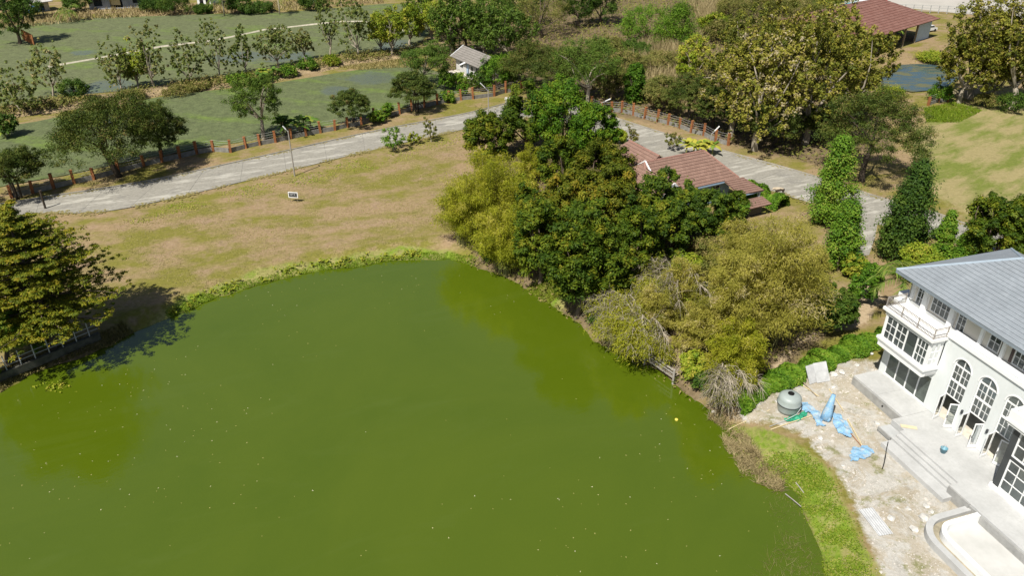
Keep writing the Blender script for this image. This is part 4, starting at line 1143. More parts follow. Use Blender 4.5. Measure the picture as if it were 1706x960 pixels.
# ---- yellowing teak stand on the right
stand = [('teakd',1216,226,36,118,'teak with thin grey-brown crown at the left of the stand',1.0),('teakd',1258,250,56,140,'front teak with two pale trunks beside the road',1.1),('teakd',1290,225,-4,150,'tallest yellowing teak in the middle of the stand',1.3),
         ('teakd',1340,240,28,140,'yellowing teak with leaning pale trunk beside the road',1.2),('teakd',1385,215,24,120,'yellow-leaved teak behind the umbrella tree',1.1),('teakd',1425,190,30,100,'thin teak at the right of the stand near the red shed',.9),
         ('teakd',1240,190,0,120,'grey-brown teak at the back left of the stand',.9),('rain',1285,246,150,120,'dark feathery tree under the teak stand',1.0),('rain',1365,240,160,90,'dark feathery tree between the teaks and the umbrella tree',.9),('teakd',1350,170,-6,120,'teak in the back row of the stand',.9)]
for k, bx, by, ty, w, lb, dn in stand: tree_px('teak_tree', k, bx, by, ty, w, lb, 'tree', dens_=dn)
tree_px('umbrella_tree', 'rain', 1437, 302, 138, 185, 'dark umbrella tree casting shade on the meadow edge', dens_=1.35)
for bx, by, ty, w, lb in ((1597,172,26,96,'yellow teak leaning over the far pond'),(1618,165,-34,120,'tall yellow teak at the top right beside the red shed'),(1682,180,-24,120,'yellow teak at the right picture edge'),(1650,170,50,96,'low yellow teak between the two tall ones at right')):
    tree_px('teak_tree', 'teakd', bx, by, ty, w, lb, 'tree', dens_=1.2)
for bx, by, ty, w, lb, k in ((1565,168,140,46,'green scrub on the far pond bank','shrub'),(1555,100,86,60,'grass bush above the far pond','bushy'),(1690,185,150,60,'dark undergrowth below the teak at right','dshrub'),(1640,178,150,50,'undergrowth below the middle right teak','oshrub'),(1480,165,146,50,'reedy bush at the near edge of the far pond','bushy')):
    tree_px('shrub', k, bx, by, ty, w, lb, 'shrub')

# ---- trees by the right road
tree_px('columnar_tree', 'conel', 1376, 374, 226, 90, 'bright green columnar tree in front of the road', dens_=1.2)
tree_px('columnar_tree', 'conel', 1395, 448, 334, 86, 'shorter green columnar tree below the tall bright one', dens_=.9)
tree_px('conical_tree', 'cone', 1494, 432, 268, 106, 'dense dark green conical tree beside the villa', dens_=1.3)
tree_px('conical_tree', 'conel', 1573, 402, 352, 36, 'slim small green cone tree by the road near the villa roof')
tree_px('dense_tree', 'mango', 1640, 448, 322, 104, 'dark dense round tree behind the villa roof', dens_=1.0)
tree_px('dense_tree', 'mango', 1700, 445, 318, 110, 'dark dense tree at the right edge behind the villa roof', dens_=1.0)
for bx, by, ty, w, lb, k in ((1530,466,412,80,'yellow-green bush between the conical tree and villa','bushy'),(1575,452,408,80,'green bush against the villa roof edge','green'),(1612,430,385,50,'small green tree left of the dense dark one','green'),
                          (1380,550,478,78,'dark round bush on the dirt track under the bamboo','dense'),(1432,505,452,54,'leafy bush left of the coconut palm','shrub'),(1420,460,425,40,'grassy bush below the columnar tree','bushy'),(1450,470,440,40,'green weeds beside the villa palm','shrub')):
    tree_px('bush', k, bx, by, ty, w, lb, 'bush')

# ---- mango grove
grove_l = [('mango',880,258,140,104,'dark green mango at the back of the grove over the road bend',1.0),('mangog',935,264,136,120,'bright green mango at the back of the grove',1.1),('mangog',985,275,172,90,'fresh green mango right of the back one',.9),('mango',806,266,178,76,'small dark mango at the left of the grove by the road',.9),
           ('mango',938,330,222,84,'dark mango left of the brownish ones',.8),('mangob',1000,345,235,104,'brown-tinged mango in front of the bungalow roof',1.0),('mangob',940,425,284,112,'brown-flushed mango in the middle of the grove',1.1),
           ('mangob',1020,405,270,96,'olive-brown mango below the bungalow gable',1.0),('mango',1088,404,288,78,'dark mango overlapping the bungalow roof',.9),('mango',1105,440,326,90,'dark mango below the roof overlap',.9),
           ('mango',1174,408,310,80,'mango in front of the blue bungalow wall',.9),('mango',1208,410,314,62,'small mango at the bungalow porch corner',.6),('mango',1134,402,304,64,'mango tucked against the bungalow eave',.7),
           ('mango',1050,475,330,104,'dark mango in the lower grove',1.0),('mango',898,478,332,104,'wide dark mango above the pond bank',1.0),('mango',968,490,318,100,'tall dark mango at the heart of the lower grove',1.0),
           ('mango',960,538,372,122,'tall mango leaning over the water',1.2),('mango',878,400,308,50,'small round dark mango among the yellow bamboo',.6),('mango',1015,510,400,78,'small mango beside the bare branches',.8)]
for k, bx, by, ty, w, lb, dn in grove_l: tree_px('mango_tree', k, bx, by, ty, w, lb, 'tree', dens_=dn)

# ---- bamboo clumps
def bamboo(bx, by, ty, w, label, n_culm=70, mat='bamboo', leaves=16000, ls=(.32,.055)):
    x, y = g2(bx, by); z0 = gz(x, y); h = height_for(x, y, z0, ty)*.97; rx = w*depth(x, y, h*.5)/F_PX/2
    SEED[0] += 1; rng = np.random.default_rng(SEED[0])
    root = empty('bamboo_clump', (x, y, z0-.05), 0, label, 'bamboo')
    mb = MB(); Cs = []; As = []; Ts = []
    n_culm = int(n_culm*1.5); per = int(leaves*1.5)//n_culm
    for k in range(n_culm):
        a = rng.uniform(0,6.283); r0 = rng.uniform(0,.25)*rx; reach = rx*math.sqrt(rng.uniform(.02,1.0)); hh = h*math.sqrt(max(.06,1-.82*(reach/rx)**2))*rng.uniform(.58,1.08)
        pts = []
        for j in range(9):
            t = j/8; rr = r0+(reach-r0)*t**1.7
            pts.append((rr*math.cos(a+.25*t), rr*math.sin(a+.25*t), hh*(1-(1-t)**1.6)-.10*hh*max(0,t-.75)/.25))
        mb.tube(pts, [.04*(1-.85*j/8) for j in range(9)], 4, False)
        pts = np.array(pts)
        tt = (.25+.75*rng.uniform(0,1,per)**.7)*7.99; i0 = tt.astype(int); fr = (tt-i0)[:,None]
        c = pts[i0]*(1-fr)+pts[i0+1]*fr
        c = c+rng.normal(size=(per,3))*(.10*rx)*np.array([1,1,.8])*(1.15-.5*tt/8)[:,None]
        c[:,2] = np.maximum(c[:,2], .1)
        d = rng.normal(size=(per,3))*.9+np.array([.5*math.cos(a),.5*math.sin(a),-.15])
        Cs.append(c); As.append(d); Ts.append(np.clip(rng.normal(.45,.2)+rng.normal(0,.15,per),0,1))
    mb.build('culm', M['culm'], root)
    C = np.concatenate(Cs); A = np.concatenate(As)
    v, q = directed_leaves(C, A, ls[0], ls[1], rng)
    link(bpy.data.objects.new('foliage', np_mesh('foliage', v, q, M[mat], np.concatenate(Ts))), root)
    return root
bamboo(818, 382, 236, 172, 'yellow-green bamboo clump at the back left of the grove', 60, 'bamboo', 22000)
bamboo(776, 406, 278, 118, 'pale yellow bamboo clump on the lawn edge', 50, 'bamboo', 13000)
bamboo(840, 442, 330, 130, 'olive bamboo clump above the pond corner', 60, 'bamboo', 17000)
bamboo(885, 300, 232, 64, 'small green bamboo clump behind the brown mango', 30, 'bamboo', 7000)
bamboo(1266, 575, 346, 222, 'big yellow-brown bamboo clump left of the dirt track', 100, 'bamboo_dry', 38000)
bamboo(1202, 610, 400, 132, 'yellow bamboo clump above the pond jetty', 80, 'bamboo_dry', 26000)
bamboo(1335, 525, 385, 92, 'brownish bamboo clump beside the dark round bush', 50, 'bamboo_dry', 13000)
bamboo(1215, 642, 520, 116, 'low green-yellow bamboo clump hanging over the bank', 50, 'bamboo', 14000)
bamboo(1150, 600, 500, 76, 'straw-coloured bamboo drooping behind the jetty', 40, 'bamboo_dry', 8000)
bamboo(1085, 560, 470, 84, 'straw-coloured bamboo hanging over the bank left of the jetty', 40, 'bamboo_dry', 9000)
bamboo(1130, 520, 425, 90, 'dry bamboo filling the gap between grove and big clump', 40, 'bamboo_dry', 9000)
bamboo(1225, 480, 356, 120, 'dry feathery bamboo clump at the back near the bungalow', 50, 'bamboo_dry', 14000)
# ---- arching bare branches leaning from the grove to the water
def bare_tree(bx, by, ty, w, label, seed, leafy, mat='bamboo', drift=(-1,-.3)):
    x, y = g2(bx, by); z0 = gz(x, y); h = height_for(x, y, z0, ty); rx = w*depth(x, y, h*.5)/F_PX/2
    rng = np.random.default_rng(seed)
    root = empty('leaning_bare_tree', (x, y, z0-.05), 0, label, 'tree')
    mb = MB(); tw = MB(); Cs = []
    base_a = math.atan2(drift[1], drift[0])
    for k in range(15):
        a = base_a+rng.normal(0,.75); reach = rx*rng.uniform(.5,1.15); hh = h*rng.uniform(.5,1.0); pts = []
        for j in range(8):
            t = j/7; pts.append(np.array([reach*t*math.cos(a+.3*t)+rng.normal(0,.05), reach*t*math.sin(a+.3*t)+rng.normal(0,.05), .2+hh*math.sin(min(1,t*1.25)*math.pi*.62)-.35*hh*max(0,t-.55)]))
        mb.tube([tuple(p) for p in pts], [.085*(1-.88*j/7) for j in range(8)], 5, False)
        for q in range(46):
            j = rng.integers(2,8); p0 = pts[j]; d = rng.normal(size=3)*.6+np.array([math.cos(a),math.sin(a),-.35]); d /= np.linalg.norm(d)
            L_ = rng.uniform(.5,1.7); p1 = p0+d*L_*.55+rng.normal(size=3)*.1; p2 = p0+d*L_-np.array([0,0,.25*L_])
            tw.tube([tuple(p0), tuple(p1), tuple(p2)], [.02,.014,.006], 3, False)
            if rng.uniform() < leafy: Cs.append(p0+(p2-p0)*rng.uniform(.2,1,(40,1))+rng.normal(size=(40,3))*.28)
    mb.build('trunk', M['bark_pale'], root); tw.build('twig', plain('pale_twig', (.34,.30,.23), .9, .3, 3.0, .05), root)
    if Cs:
        C = np.concatenate(Cs); A = rng.normal(size=C.shape)*.6+np.array([0,0,-.3])
        v, q = directed_leaves(C, A, .34, .06, rng); link(bpy.data.objects.new('foliage', np_mesh('foliage', v, q, M[mat], np.clip(rng.normal(.5,.2,len(C)),0,1))), root)
bare_tree(1120, 440, 405, 130, 'grey bare branches arching left below the bungalow mangoes', 11, .05, 'olive', (-1,-.2))
bare_tree(1100, 505, 450, 150, 'tangled half-bare tree leaning over the dirt bank', 12, .35, 'bamboo', (-1,-.5))
bare_tree(1072, 556, 500, 170, 'bare drooping branches reaching over the pond', 13, .12, 'olive', (-1,-.15))
bare_tree(1064, 580, 520, 120, 'yellow leafy branches beside the old jetty', 14, .5, 'bamboo', (-.8,-.5))
bare_tree(1130, 500, 430, 160, 'grey-brown leafless tangle between grove and bamboo', 16, .12, 'olive', (-1,-.6))
bare_tree(1060, 545, 490, 150, 'low arching bare branches above the water', 17, .18, 'bamboo', (-1,-.35))
bare_tree(1205, 655, 600, 100, 'grey leafless bush at the corner of the bank', 15, .08, 'olive', (-.3,-1))
for bx, by, ty, w, lb, k in ((1060,480,455,60,'yellow weeds on the dirt bank','bushy'),(1040,515,490,60,'pale yellow shrub under the bare branches','bushy'),(1075,540,510,60,'olive scrub behind the jetty','oshrub'),(1060,590,560,70,'green-yellow bush left of the jetty','bushy'),(1180,655,620,60,'dark green bush at the water edge below bamboo','dshrub'),(1156,640,600,50,'yellow-green bush right of the jetty','bushy'),
                          (855,462,420,50,'brown dry bush at the pond corner','oshrub'),(815,445,415,40,'dark weedy bush at the pond corner','dshrub'),(1000,545,520,50,'shaded shrub below the lowest mango','dshrub'),(1160,430,395,60,'grey-green scrub between grove and bamboo','oshrub'),(1100,470,440,70,'dry brown scrub in the gap of the grove','oshrub'),(1150,470,425,80,'pale dry scrub right of the grove gap','bushy'),(1130,510,470,80,'yellowing scrub above the bare branches','bushy'),(1170,500,440,70,'olive scrub at the left foot of the big bamboo','oshrub'),(1190,440,395,70,'dry scrub below the bungalow store','oshrub'),(1250,420,380,70,'dry bush beside the bungalow path','oshrub'),(1222,362,326,50,'dense bush hiding the bungalow store','shrub'),(797,150,116,40,'dark bush in front of the guard house wall','dshrub'),(742,150,112,30,'bush covering the left wall of the guard house','shrub'),(812,128,92,40,'leafy bush covering the right wall of the guard house','shrub'),(870,330,290,60,'yellow-green scrub between bamboo and mango','bushy'),(860,440,395,60,'yellow scrub beside the olive bamboo','bushy')):
    tree_px('shrub', k, bx, by, ty, w, lb, 'shrub')

# ---- layered tree on the left bank
def layered_tree(bx, by, ty, w, label):
    x, y = g2(bx, by); z0 = gz(x, y); h = height_for(x, y, z0, ty); rx = w*depth(x, y, h*.5)/F_PX/2
    rng = np.random.default_rng(5); root = empty('layered_tree', (x, y, z0-.05), 0, label, 'tree')
    mb = MB(); mb.tube([(0,0,-.3),(.1,.1,h*.3),(-.1,.15,h*.62),(0,0,h*.97)], [.34,.27,.16,.03], 8, False)
    Pc = []; tiers = 10
    for k in range(tiers):
        t = k/(tiers-1); zz = h*(.26+.71*t); rr = rx*(1-t**2.2)*(.85+.15*min(1,t*5))*.97+.5; nb_ = int(15-7*t)
        for j in range(nb_):
            a = j*6.283/nb_+k*.9+rng.normal(0,.2); L_ = rr*rng.uniform(.55,1.1)
            end = np.array([L_*math.cos(a), L_*math.sin(a), zz+.06*L_+rng.normal(0,.3)])
            limb(mb, (0,0,zz-.5), end, .09*(1-t)+.03, .012, rng, .03, 4, 4)
            for s_ in np.linspace(.22,1,11):
                for _ in range(3):
                    pr = np.array([0,0,zz-.5])*(1-s_)+end*s_
                    lat = rng.normal(0,.17*L_*s_+.18); Pc.append(pr+np.array([-math.sin(a)*lat, math.cos(a)*lat, rng.normal(0,.07)-.02*abs(lat)]))
    mb.build('trunk', M['bark'], root, True)
    Pc = np.array(Pc)
    v, q, t = clump_leaves(Pc, .34, 30, .22, rng, 1.2, (.22,.09))
    link(bpy.data.objects.new('crown', np_mesh('crown', v, q, M['layer'], t)), root)
layered_tree(88, 578, 342, 268, 'big yellow-green tree with tiered branches on the left pond bank')
for bx, by, ty, w, lb, k in ((14,606,478,96,'glossy green leafy tree under the tiered tree at the left edge','green'),(60,590,545,60,'broad-leaved bush behind the bank railing','shrub'),(4,668,622,30,'yellow-leaved bush at the left water edge','bushy')):
    tree_px('leafy_bush', k, bx, by, ty, w, lb, 'bush')

# ---- palms and bananas
def palm(bx, by, ty, label, n_f=16, fl=2.6, seed=1, mat='palm', trunk=True):
    x, y = g2(bx, by); z0 = gz(x, y); h = height_for(x, y, z0, ty)*.86
    rng = np.random.default_rng(seed); root = empty('palm', (x, y, z0-.05), 0, label, 'palm')
    mb = MB(); mb.tube([(0,0,-.2),(.1,0,h*.4),(.05,.1,h)], [.2,.15,.12], 8); mb.build('trunk', M['bark_pale'], root, True)
    for k in range(n_f):
        a = k*2.4; el = rng.uniform(.15,1.3); vs = []; qs = []; pts = []
        for j in range(9):
            t = j/8; r_ = fl*t*math.cos(el)*(1-.1*t); z = fl*t*math.sin(el)-fl*.55*t*t
            pts.append(np.array([.05+r_*math.cos(a), .1+r_*math.sin(a), h+z]))
        rb_ = MB(); rb_.tube([tuple(p) for p in pts], [.03*(1-.8*j/8) for j in range(9)], 4, False)
        C = []; A = []
        side = np.array([-math.sin(a), math.cos(a), 0])
        for t in np.linspace(.15,1,24):
            i = min(7,int(t*8)); f_ = t*8-i; p0 = pts[i]*(1-f_)+pts[i+1]*f_; fw = pts[i+1]-pts[i]; fw /= np.linalg.norm(fw)
            for s_ in (-1,1): C.append(p0); A.append(side*s_*1.0+fw*.7+np.array([0,0,-.35]))
        v, q = directed_leaves(np.array(C), np.array(A), fl*.27, .09, rng)
        fr = link(bpy.data.objects.new('frond', np_mesh('frond', v, q, M[mat], np.clip(rng.normal(.5,.25,len(q)),0,1))), root)
        rb_.build('midrib', M['culm'], fr)
palm(1484, 545, 448, 'young coconut palm beside the villa end wall', 20, 3.2, 3)
palm(466, 24, -10, 'far palm with wide fronds at the top left field edge', 12, 4.5, 4)
palm(374, 26, -12, 'far palm next to dark bushes at the field edge', 12, 4.5, 5)
palm(1480, 82, 52, 'lone palm in front of the red-roofed shed', 10, 3.4, 6, 'banana')
palm(118, 36, 12, 'low bushy palm on the far field bank', 12, 4.0, 7)
def banana(bx, by, ty, w, label, n=4, seed=1, mat='banana', tint=.4):
    x, y = g2(bx, by); z0 = gz(x, y); h = height_for(x, y, z0, ty); rx = w*depth(x, y, h*.5)/F_PX/2
    rng = np.random.default_rng(seed); root = empty('banana_plant', (x, y, z0-.05), 0, label, 'banana plant')
    for k in range(n):
        ox, oy = rng.uniform(-.6,.6,2)*rx; hh = h*rng.uniform(.4,.62)
        mb = MB(); mb.tube([(ox,oy,-.1),(ox,oy,hh)], [.14,.08], 6); mb.build('stem', M['culm'], root)
        for j in range(8):
            a = j*2.4+k; el = rng.uniform(.35,1.2); L_ = min(2.4, h*.6)*rng.uniform(.7,1.1); vs = []; qs = []
            for i in range(6):
                t = i/5; r_ = L_*t*math.cos(el); z = hh+L_*t*math.sin(el)-L_*.65*t*t; wv = .34*math.sin(math.pi*min(.98,.1+.9*t))*min(1,h/3)
                c_ = np.array([ox+r_*math.cos(a), oy+r_*math.sin(a), z]); s_ = np.array([-math.sin(a), math.cos(a), 0])
                vs += [c_-s_*wv+np.array([0,0,-.3*wv]), c_, c_+s_*wv+np.array([0,0,-.3*wv])]
                if i:
                    o_ = 3*i; qs += [(o_-3,o_,o_+1,o_-2),(o_-2,o_+1,o_+2,o_-1)]
            link(bpy.data.objects.new('leaf', np_mesh('leaf', np.array(vs), np.array(qs), M[mat], np.full(len(qs), float(np.clip(rng.normal(tint,.22),0,1))))), root)
banana(470, 228, 178, 50, 'dark banana clump beside the left lamp post', 6, 21, 'palm', .2)
banana(505, 222, 184, 50, 'banana clump with one yellow leaf behind the fence', 5, 22, 'banana', .3)
banana(1150, 262, 222, 46, 'yellow-leaved banana plants behind the bungalow roof', 5, 23, 'banana', .95)
banana(1178, 256, 220, 34, 'small yellow banana plant at the bungalow roof corner', 3, 24, 'banana', .85)
banana(450, 135, 98, 40, 'green banana plants on the dyke by the flooded paddy', 4, 25, 'banana', .4)
banana(12, 230, 200, 20, 'banana sprout at the left edge of the near paddy', 3, 26, 'banana', .5)
# ---- road side shrubs
tree_px('young_tree', 'sparse', 656, 252, 214, 40, 'leafy young shrub with rubble at its foot beside the road', 'shrub', dens_=1.6)
tree_px('young_tree', 'sparse', 690, 240, 220, 24, 'small yellow-green sapling beside the road', 'shrub', mat='yellowgreen')
tree_px('young_tree', 'sparse', 718, 236, 196, 26, 'thin nearly bare sapling beside the road', 'shrub', mat='olive')
tree_px('young_tree', 'sparse', 1052, 250, 212, 30, 'thin sapling in front of the right road', 'shrub', mat='olive')
tree_px('young_tree', 'bushy', 1030, 238, 214, 26, 'yellow-green bush at the grove edge by the road', 'shrub')
tree_px('young_tree', 'shrub', 1045, 262, 240, 44, 'green bush behind the bungalow rear roof', 'shrub')
tree_px('young_tree', 'sparse', 1120, 250, 220, 30, 'wispy shrub behind the bungalow roof ridge', 'shrub', mat='olive')
for bx, by, ty, w, lb in ((260,18,-8,60,'dark bush beside the far shed'),(290,22,-16,70,'dark tree hiding the far greenhouse'),(430,20,2,60,'green hedge bush at the far field edge'),(400,22,-10,50,'dark bush right of the far palm'),(45,30,-10,60,'dark bush behind the top left tree'),(130,18,-14,50,'leafy tree left of the far blue-roofed shed'),(340,22,6,36,'small green bush below the greenhouse'),(520,16,-12,60,'leafy tree at the far right field corner')):
    tree_px('far_bush', 'dense', bx, by, ty, w, lb, 'bush', dens_=.6)

# ---- hedge by the road and the leafy hedge along the building plot
def hedge(path, wid, hgt, label, mat, n, seed, lsz=(.26,.16), cat='hedge'):
    rng = np.random.default_rng(seed); pts = np.array([g2(*p) for p in path]); seg = np.linalg.norm(np.diff(pts,axis=0),axis=1); cum = np.concatenate([[0],np.cumsum(seg)])
    s_ = rng.uniform(0,cum[-1],n); i = np.clip(np.searchsorted(cum,s_)-1,0,len(seg)-1); t = ((s_-cum[i])/seg[i])[:,None]
    c = pts[i]*(1-t)+pts[i+1]*t; d = (pts[i+1]-pts[i])/seg[i][:,None]; nn = np.stack([-d[:,1],d[:,0]],1)
    a = rng.uniform(0,math.pi,n); prof = 1+.22*np.sin(s_*1.3+seed)+.14*np.sin(s_*3.1); rr = rng.uniform(.72,1.02,n)*prof
    lat = np.cos(a)*wid/2*rr; zz = np.sin(a)**.7*hgt*rr
    x0, y0 = pts.mean(0); X_ = c[:,0]+nn[:,0]*lat; Y_ = c[:,1]+nn[:,1]*lat
    C = np.stack([X_-x0, Y_-y0, ground_z(X_,Y_)+zz],1)
    Nn = np.stack([nn[:,0]*np.cos(a), nn[:,1]*np.cos(a), np.sin(a)+.4],1)+rng.normal(size=(n,3))*.45
    v, q = leaf_arrays(C, Nn, lsz[0], lsz[1], rng)
    root = empty('hedge', (x0,y0,0), 0, label, cat)
    cell = np.sin(s_*2.2)*.15+np.sin(s_*5.1+lat*3)*.12
    link(bpy.data.objects.new('foliage', np_mesh('foliage', v, q, M[mat], np.clip(.45+cell+rng.normal(0,.16,n),0,1))), root)
    mb = MB()
    for k in range(max(4,int(cum[-1]/.9))):
        ss = (k+.5)*cum[-1]/max(4,int(cum[-1]/.9)); j = int(np.clip(np.searchsorted(cum,ss)-1,0,len(seg)-1)); u_ = (ss-cum[j])/seg[j]; p0 = pts[j]*(1-u_)+pts[j+1]*u_; zg = gz(p0[0],p0[1])
        mb.tube([(p0[0]-x0,p0[1]-y0,zg-.1),(p0[0]-x0+.05,p0[1]-y0,zg+hgt*.8)], [.05,.02], 5)
    mb.build('stem', M['bark'], root)
hedge([(1236,324),(1260,332),(1283,340),(1303,348)], 2.9, 1.7, 'clipped green hedge between the bungalow porch and the road', 'green', 9000, 31)
hedge([(1222,674),(1250,660),(1290,642),(1330,624),(1358,612)], 2.0, .95, 'low leafy hedge beside the water tank', 'green', 14000, 32)
hedge([(1360,611),(1400,593),(1440,577),(1475,565)], 2.0, 1.0, 'leafy green hedge between the dirt track and the villa', 'green', 16000, 33)

# ------------------------------------------------------------------ fences
def fence(px, label, hgt=1.85):
    P_ = [Vector(g(*p)) for p in px]; root = empty('post_fence', P_[0], 0, label, 'fence'); o0 = P_[0]
    rnd = random.Random(len(px))
    bx = MB(); bx.box(-.16,.16,-.16,.16,-.2,hgt); bx.box(-.19,.19,-.19,.19,hgt,hgt+.06); pm = bx.mesh('post', M['post'])
    for p in P_:
        o = link(bpy.data.objects.new('post', pm), root); o.location = p-o0; o.rotation_euler = (rnd.uniform(-.05,.05),rnd.uniform(-.06,.06),rnd.uniform(-.1,.5)); o.scale = (1,1,rnd.uniform(.80,1.06))
    for a, b_ in zip(P_[:-1], P_[1:]):
        d = (b_-a); l = d.length
        mb = MB(); mb.box(.2, l-.2, -.06, .06, -.2, .62); o = mb.build('wall_panel', M['wall_grey'], root); o.location = a-o0; o.rotation_euler = (0,0,math.atan2(d.y,d.x))
        for hh in (.95,1.3,1.62):
            mb = MB(); mb.tube([a-o0+Vector((0,0,hh)), (a+b_)/2-o0+Vector((0,0,hh-.05)), b_-o0+Vector((0,0,hh))], .016, 4); mb.build('wire', M['wire'], root)
    return root
fence([(20,330),(55,322),(90,314),(124,306),(157,299),(198,288),(240,277),(270,270),(300,263),(328,256),(356,252),(384,254),(410,247),(433,242),(459,237),(485,231),(510,226),(534,221),(558,217),(579,212),(602,208),(624,201),(645,195),(666,190),(686,184),(707,179),(728,174),(747,170),(768,167),(788,165),(823,160),(842,154),(868,150)],
      'long fence of orange-brown posts and wire along the left road')
fence([(985,180),(1002,187),(1019,186),(1036,187),(1055,192),(1074,198),(1095,203),(1113,208),(1132,213),(1151,221),(1172,226),(1192,236),(1213,242)],
      'fence of orange-brown posts and wire along the right road')
fence([(1546,176),(1563,170),(1578,170)], 'three weathered posts beside the far pond', 1.5)
# rusty stakes by the far left plot
st = empty('stake_fence', g(40,68), 0, 'rusty brown stake fence on the dirt patch at the left field', 'fence')
s0 = Vector(g(40,68))
for k in range(8):
    p = Vector(g(40+k*2.4, 66+k*1.3))-s0; mb = MB(); mb.bar(p, p+Vector((.1,0,2.2)), .28); mb.build('stake', M['post'], st)
# ------------------------------------------------------------------ lamp posts
def lamp(bx, by, ty, arm, label, tilt=0.0):
    x, y, _ = g(bx, by); h = height_for(x, y, 0, ty); root = empty('street_lamp', (x,y,0), 0, label, 'lamp post')
    mb = MB(); mb.tube([(0,0,-.2),(tilt*.5,0,h*.5),(tilt,0,h)], [.10,.085,.07], 8); mb.build('pole', M['wood_grey'], root)
    mb = MB(); mb.bar((tilt,0,h-.1), (tilt+arm[0]*.45, arm[1]*.45, h-.1+arm[2]*.45), .07); mb.build('arm', M['grey_metal'], root)
    mb = MB(); mb.bar((tilt+arm[0]*.4, arm[1]*.4, h-.08+arm[2]*.4), (tilt+arm[0], arm[1], h-.08+arm[2]), .16, .10); mb.build('lamp_tube', M['white_trim'], root)
M['wood_grey'] = plain('grey_pole', (.30,.28,.25), .9, .2, 2.0, .1)
lamp(491, 293, 218, (-.55,-.1,.75), 'grey lamp post with angled white tube beside the left road')
lamp(814, 192, 150, (-1.2,-.3,1.3), 'thin lamp post with long white tube near the guard house')
lamp(1001, 192, 170, (1.4,.1,.6), 'short lamp post with slanted white tube at the road bend')
lamp(1183, 242, 222, (1.0,.1,1.1), 'lamp post with tilted white tube at the right fence')
x, y, _ = g(76,348); mb = MB(); mb.tube([(0,0,-.2),(.02,.0,2.2)], [.13,.12], 8); mb.tube([(.02,0,2.2),(.03,0,2.35)],[.15,.15],8)
o = mb.build('short_pole', M['bark_dark'], None); o.location = (x,y,0); tag(o, 'short dark wooden pole beside the road above the tiered tree', 'pole')
# ------------------------------------------------------------------ sign board on the lawn
x, y, _ = g(490, 337); sg = empty('sign_board', (x,y,0), R(-8), 'small white-framed dark notice board on two posts on the lawn', 'sign')
sg.scale = (.8,.8,.85)
for k in (-1,1):
    mb = MB(); mb.tube([(k*.55,0,-.2),(k*.55,0,.75)], .035, 6); mb.build('leg', M['wood'], sg)
mb = MB(); mb.box(-.75,.75,-.03,.03,.7,1.55); mb.build('frame', M['white_trim'], sg)
mb = MB(); mb.box(-.64,.64,-.045,-.031,.82,1.45); pn = mb.build('panel', M['dark_metal'], sg)
mb = MB(); mb.box(-.5,.1,-.052,-.046,1.25,1.32); mb.box(-.4,-.1,-.052,-.046,1.05,1.12); mb.box(.2,.3,-.052,-.046,1.08,1.34); mb.build('lettering', M['grey_metal'], pn)
# ------------------------------------------------------------------ white slab by the road bend
x, y, _ = g(853,170); mb = MB(); mb.box(-1.1,1.1,-.45,.45,-.05,.55); mb.box(-1.2,1.2,-.55,.55,.55,.66)
o = mb.build('concrete_block', M['stone_white']); o.location = (x,y,0); o.rotation_euler = (0,0,R(-4)); tag(o, 'white concrete bench block on the verge at the road bend', 'block')
# ------------------------------------------------------------------ animal on the road
def calf():
    x, y, _ = g(1297,326); root = empty('calf', (x,y,.1), R(12), 'cream-backed dark calf standing on the concrete road beside the hedge', 'calf')
    me = bpy.data.meshes.new('body'); ed = []; vs = []; rad = []
    def v(p, r): vs.append(p); rad.append(r); return len(vs)-1
    pel = v((.42,0,.82),.21); mid_ = v((.05,0,.78),.25); ch = v((-.32,0,.80),.24); nk = v((-.62,0,.92),.14); hd = v((-.80,0,.90),.12); mz = v((-1.02,0,.78),.075)
    ed += [(pel,mid_),(mid_,ch),(ch,nk),(nk,hd),(hd,mz)]
    for s in (-1,1):
        a = v((.46,s*.13,.58),.10); b = v((.54,s*.13,.34),.05); c = v((.49,s*.13,.05),.045); ed += [(pel,a),(a,b),(b,c)]
        a = v((-.36,s*.13,.52),.085); b = v((-.38,s*.13,.28),.045); c = v((-.36,s*.13,.05),.042); ed += [(ch,a),(a,b),(b,c)]
        e = v((-.74,s*.17,1.0),.035); ed.append((hd,e))
    t1 = v((.64,0,.80),.03); t2 = v((.70,0,.45),.02); ed += [(pel,t1),(t1,t2)]
    me.from_pydata(vs, ed, []); o = link(bpy.data.objects.new('body', me), root)
    bpy.context.view_layer.objects.active = o
    sk = o.modifiers.new('skin','SKIN')
    if not me.skin_vertices: me.attributes  # layer is created below when missing
    if len(me.skin_vertices) == 0:
        import bmesh
        bm = bmesh.new(); bm.from_mesh(me); bm.verts.layers.skin.verify(); bm.to_mesh(me); bm.free()
    for i, r in enumerate(rad): me.skin_vertices[0].data[i].radius = (r,r); me.skin_vertices[0].data[i].use_root = (i == 0)
    ss = o.modifiers.new('smooth','SUBSURF'); ss.levels = 2; ss.render_levels = 2
    m = NT('calf_hide'); z = m.n('ShaderNodeSeparateXYZ'); m.l(m.coords(), z.inputs[0])
    f = m.math('ADD', z.outputs[2], m.math('MULTIPLY', m.math('SUBTRACT', m.noise(m.coords(), 3.0, 3), .5), .5))
    m.col(m.ramp(f, [(.80,(.05,.035,.025)),(.90,(.48,.40,.29))])); m.rough(.85); me.materials.append(m.m)
    for s in (-1,1):
        mb = MB(); mb.tube([(-.78,s*.06,1.0),(-.80,s*.10,1.08)], [.025,.01], 6); mb.build('horn', M['wood'], root)
calf()
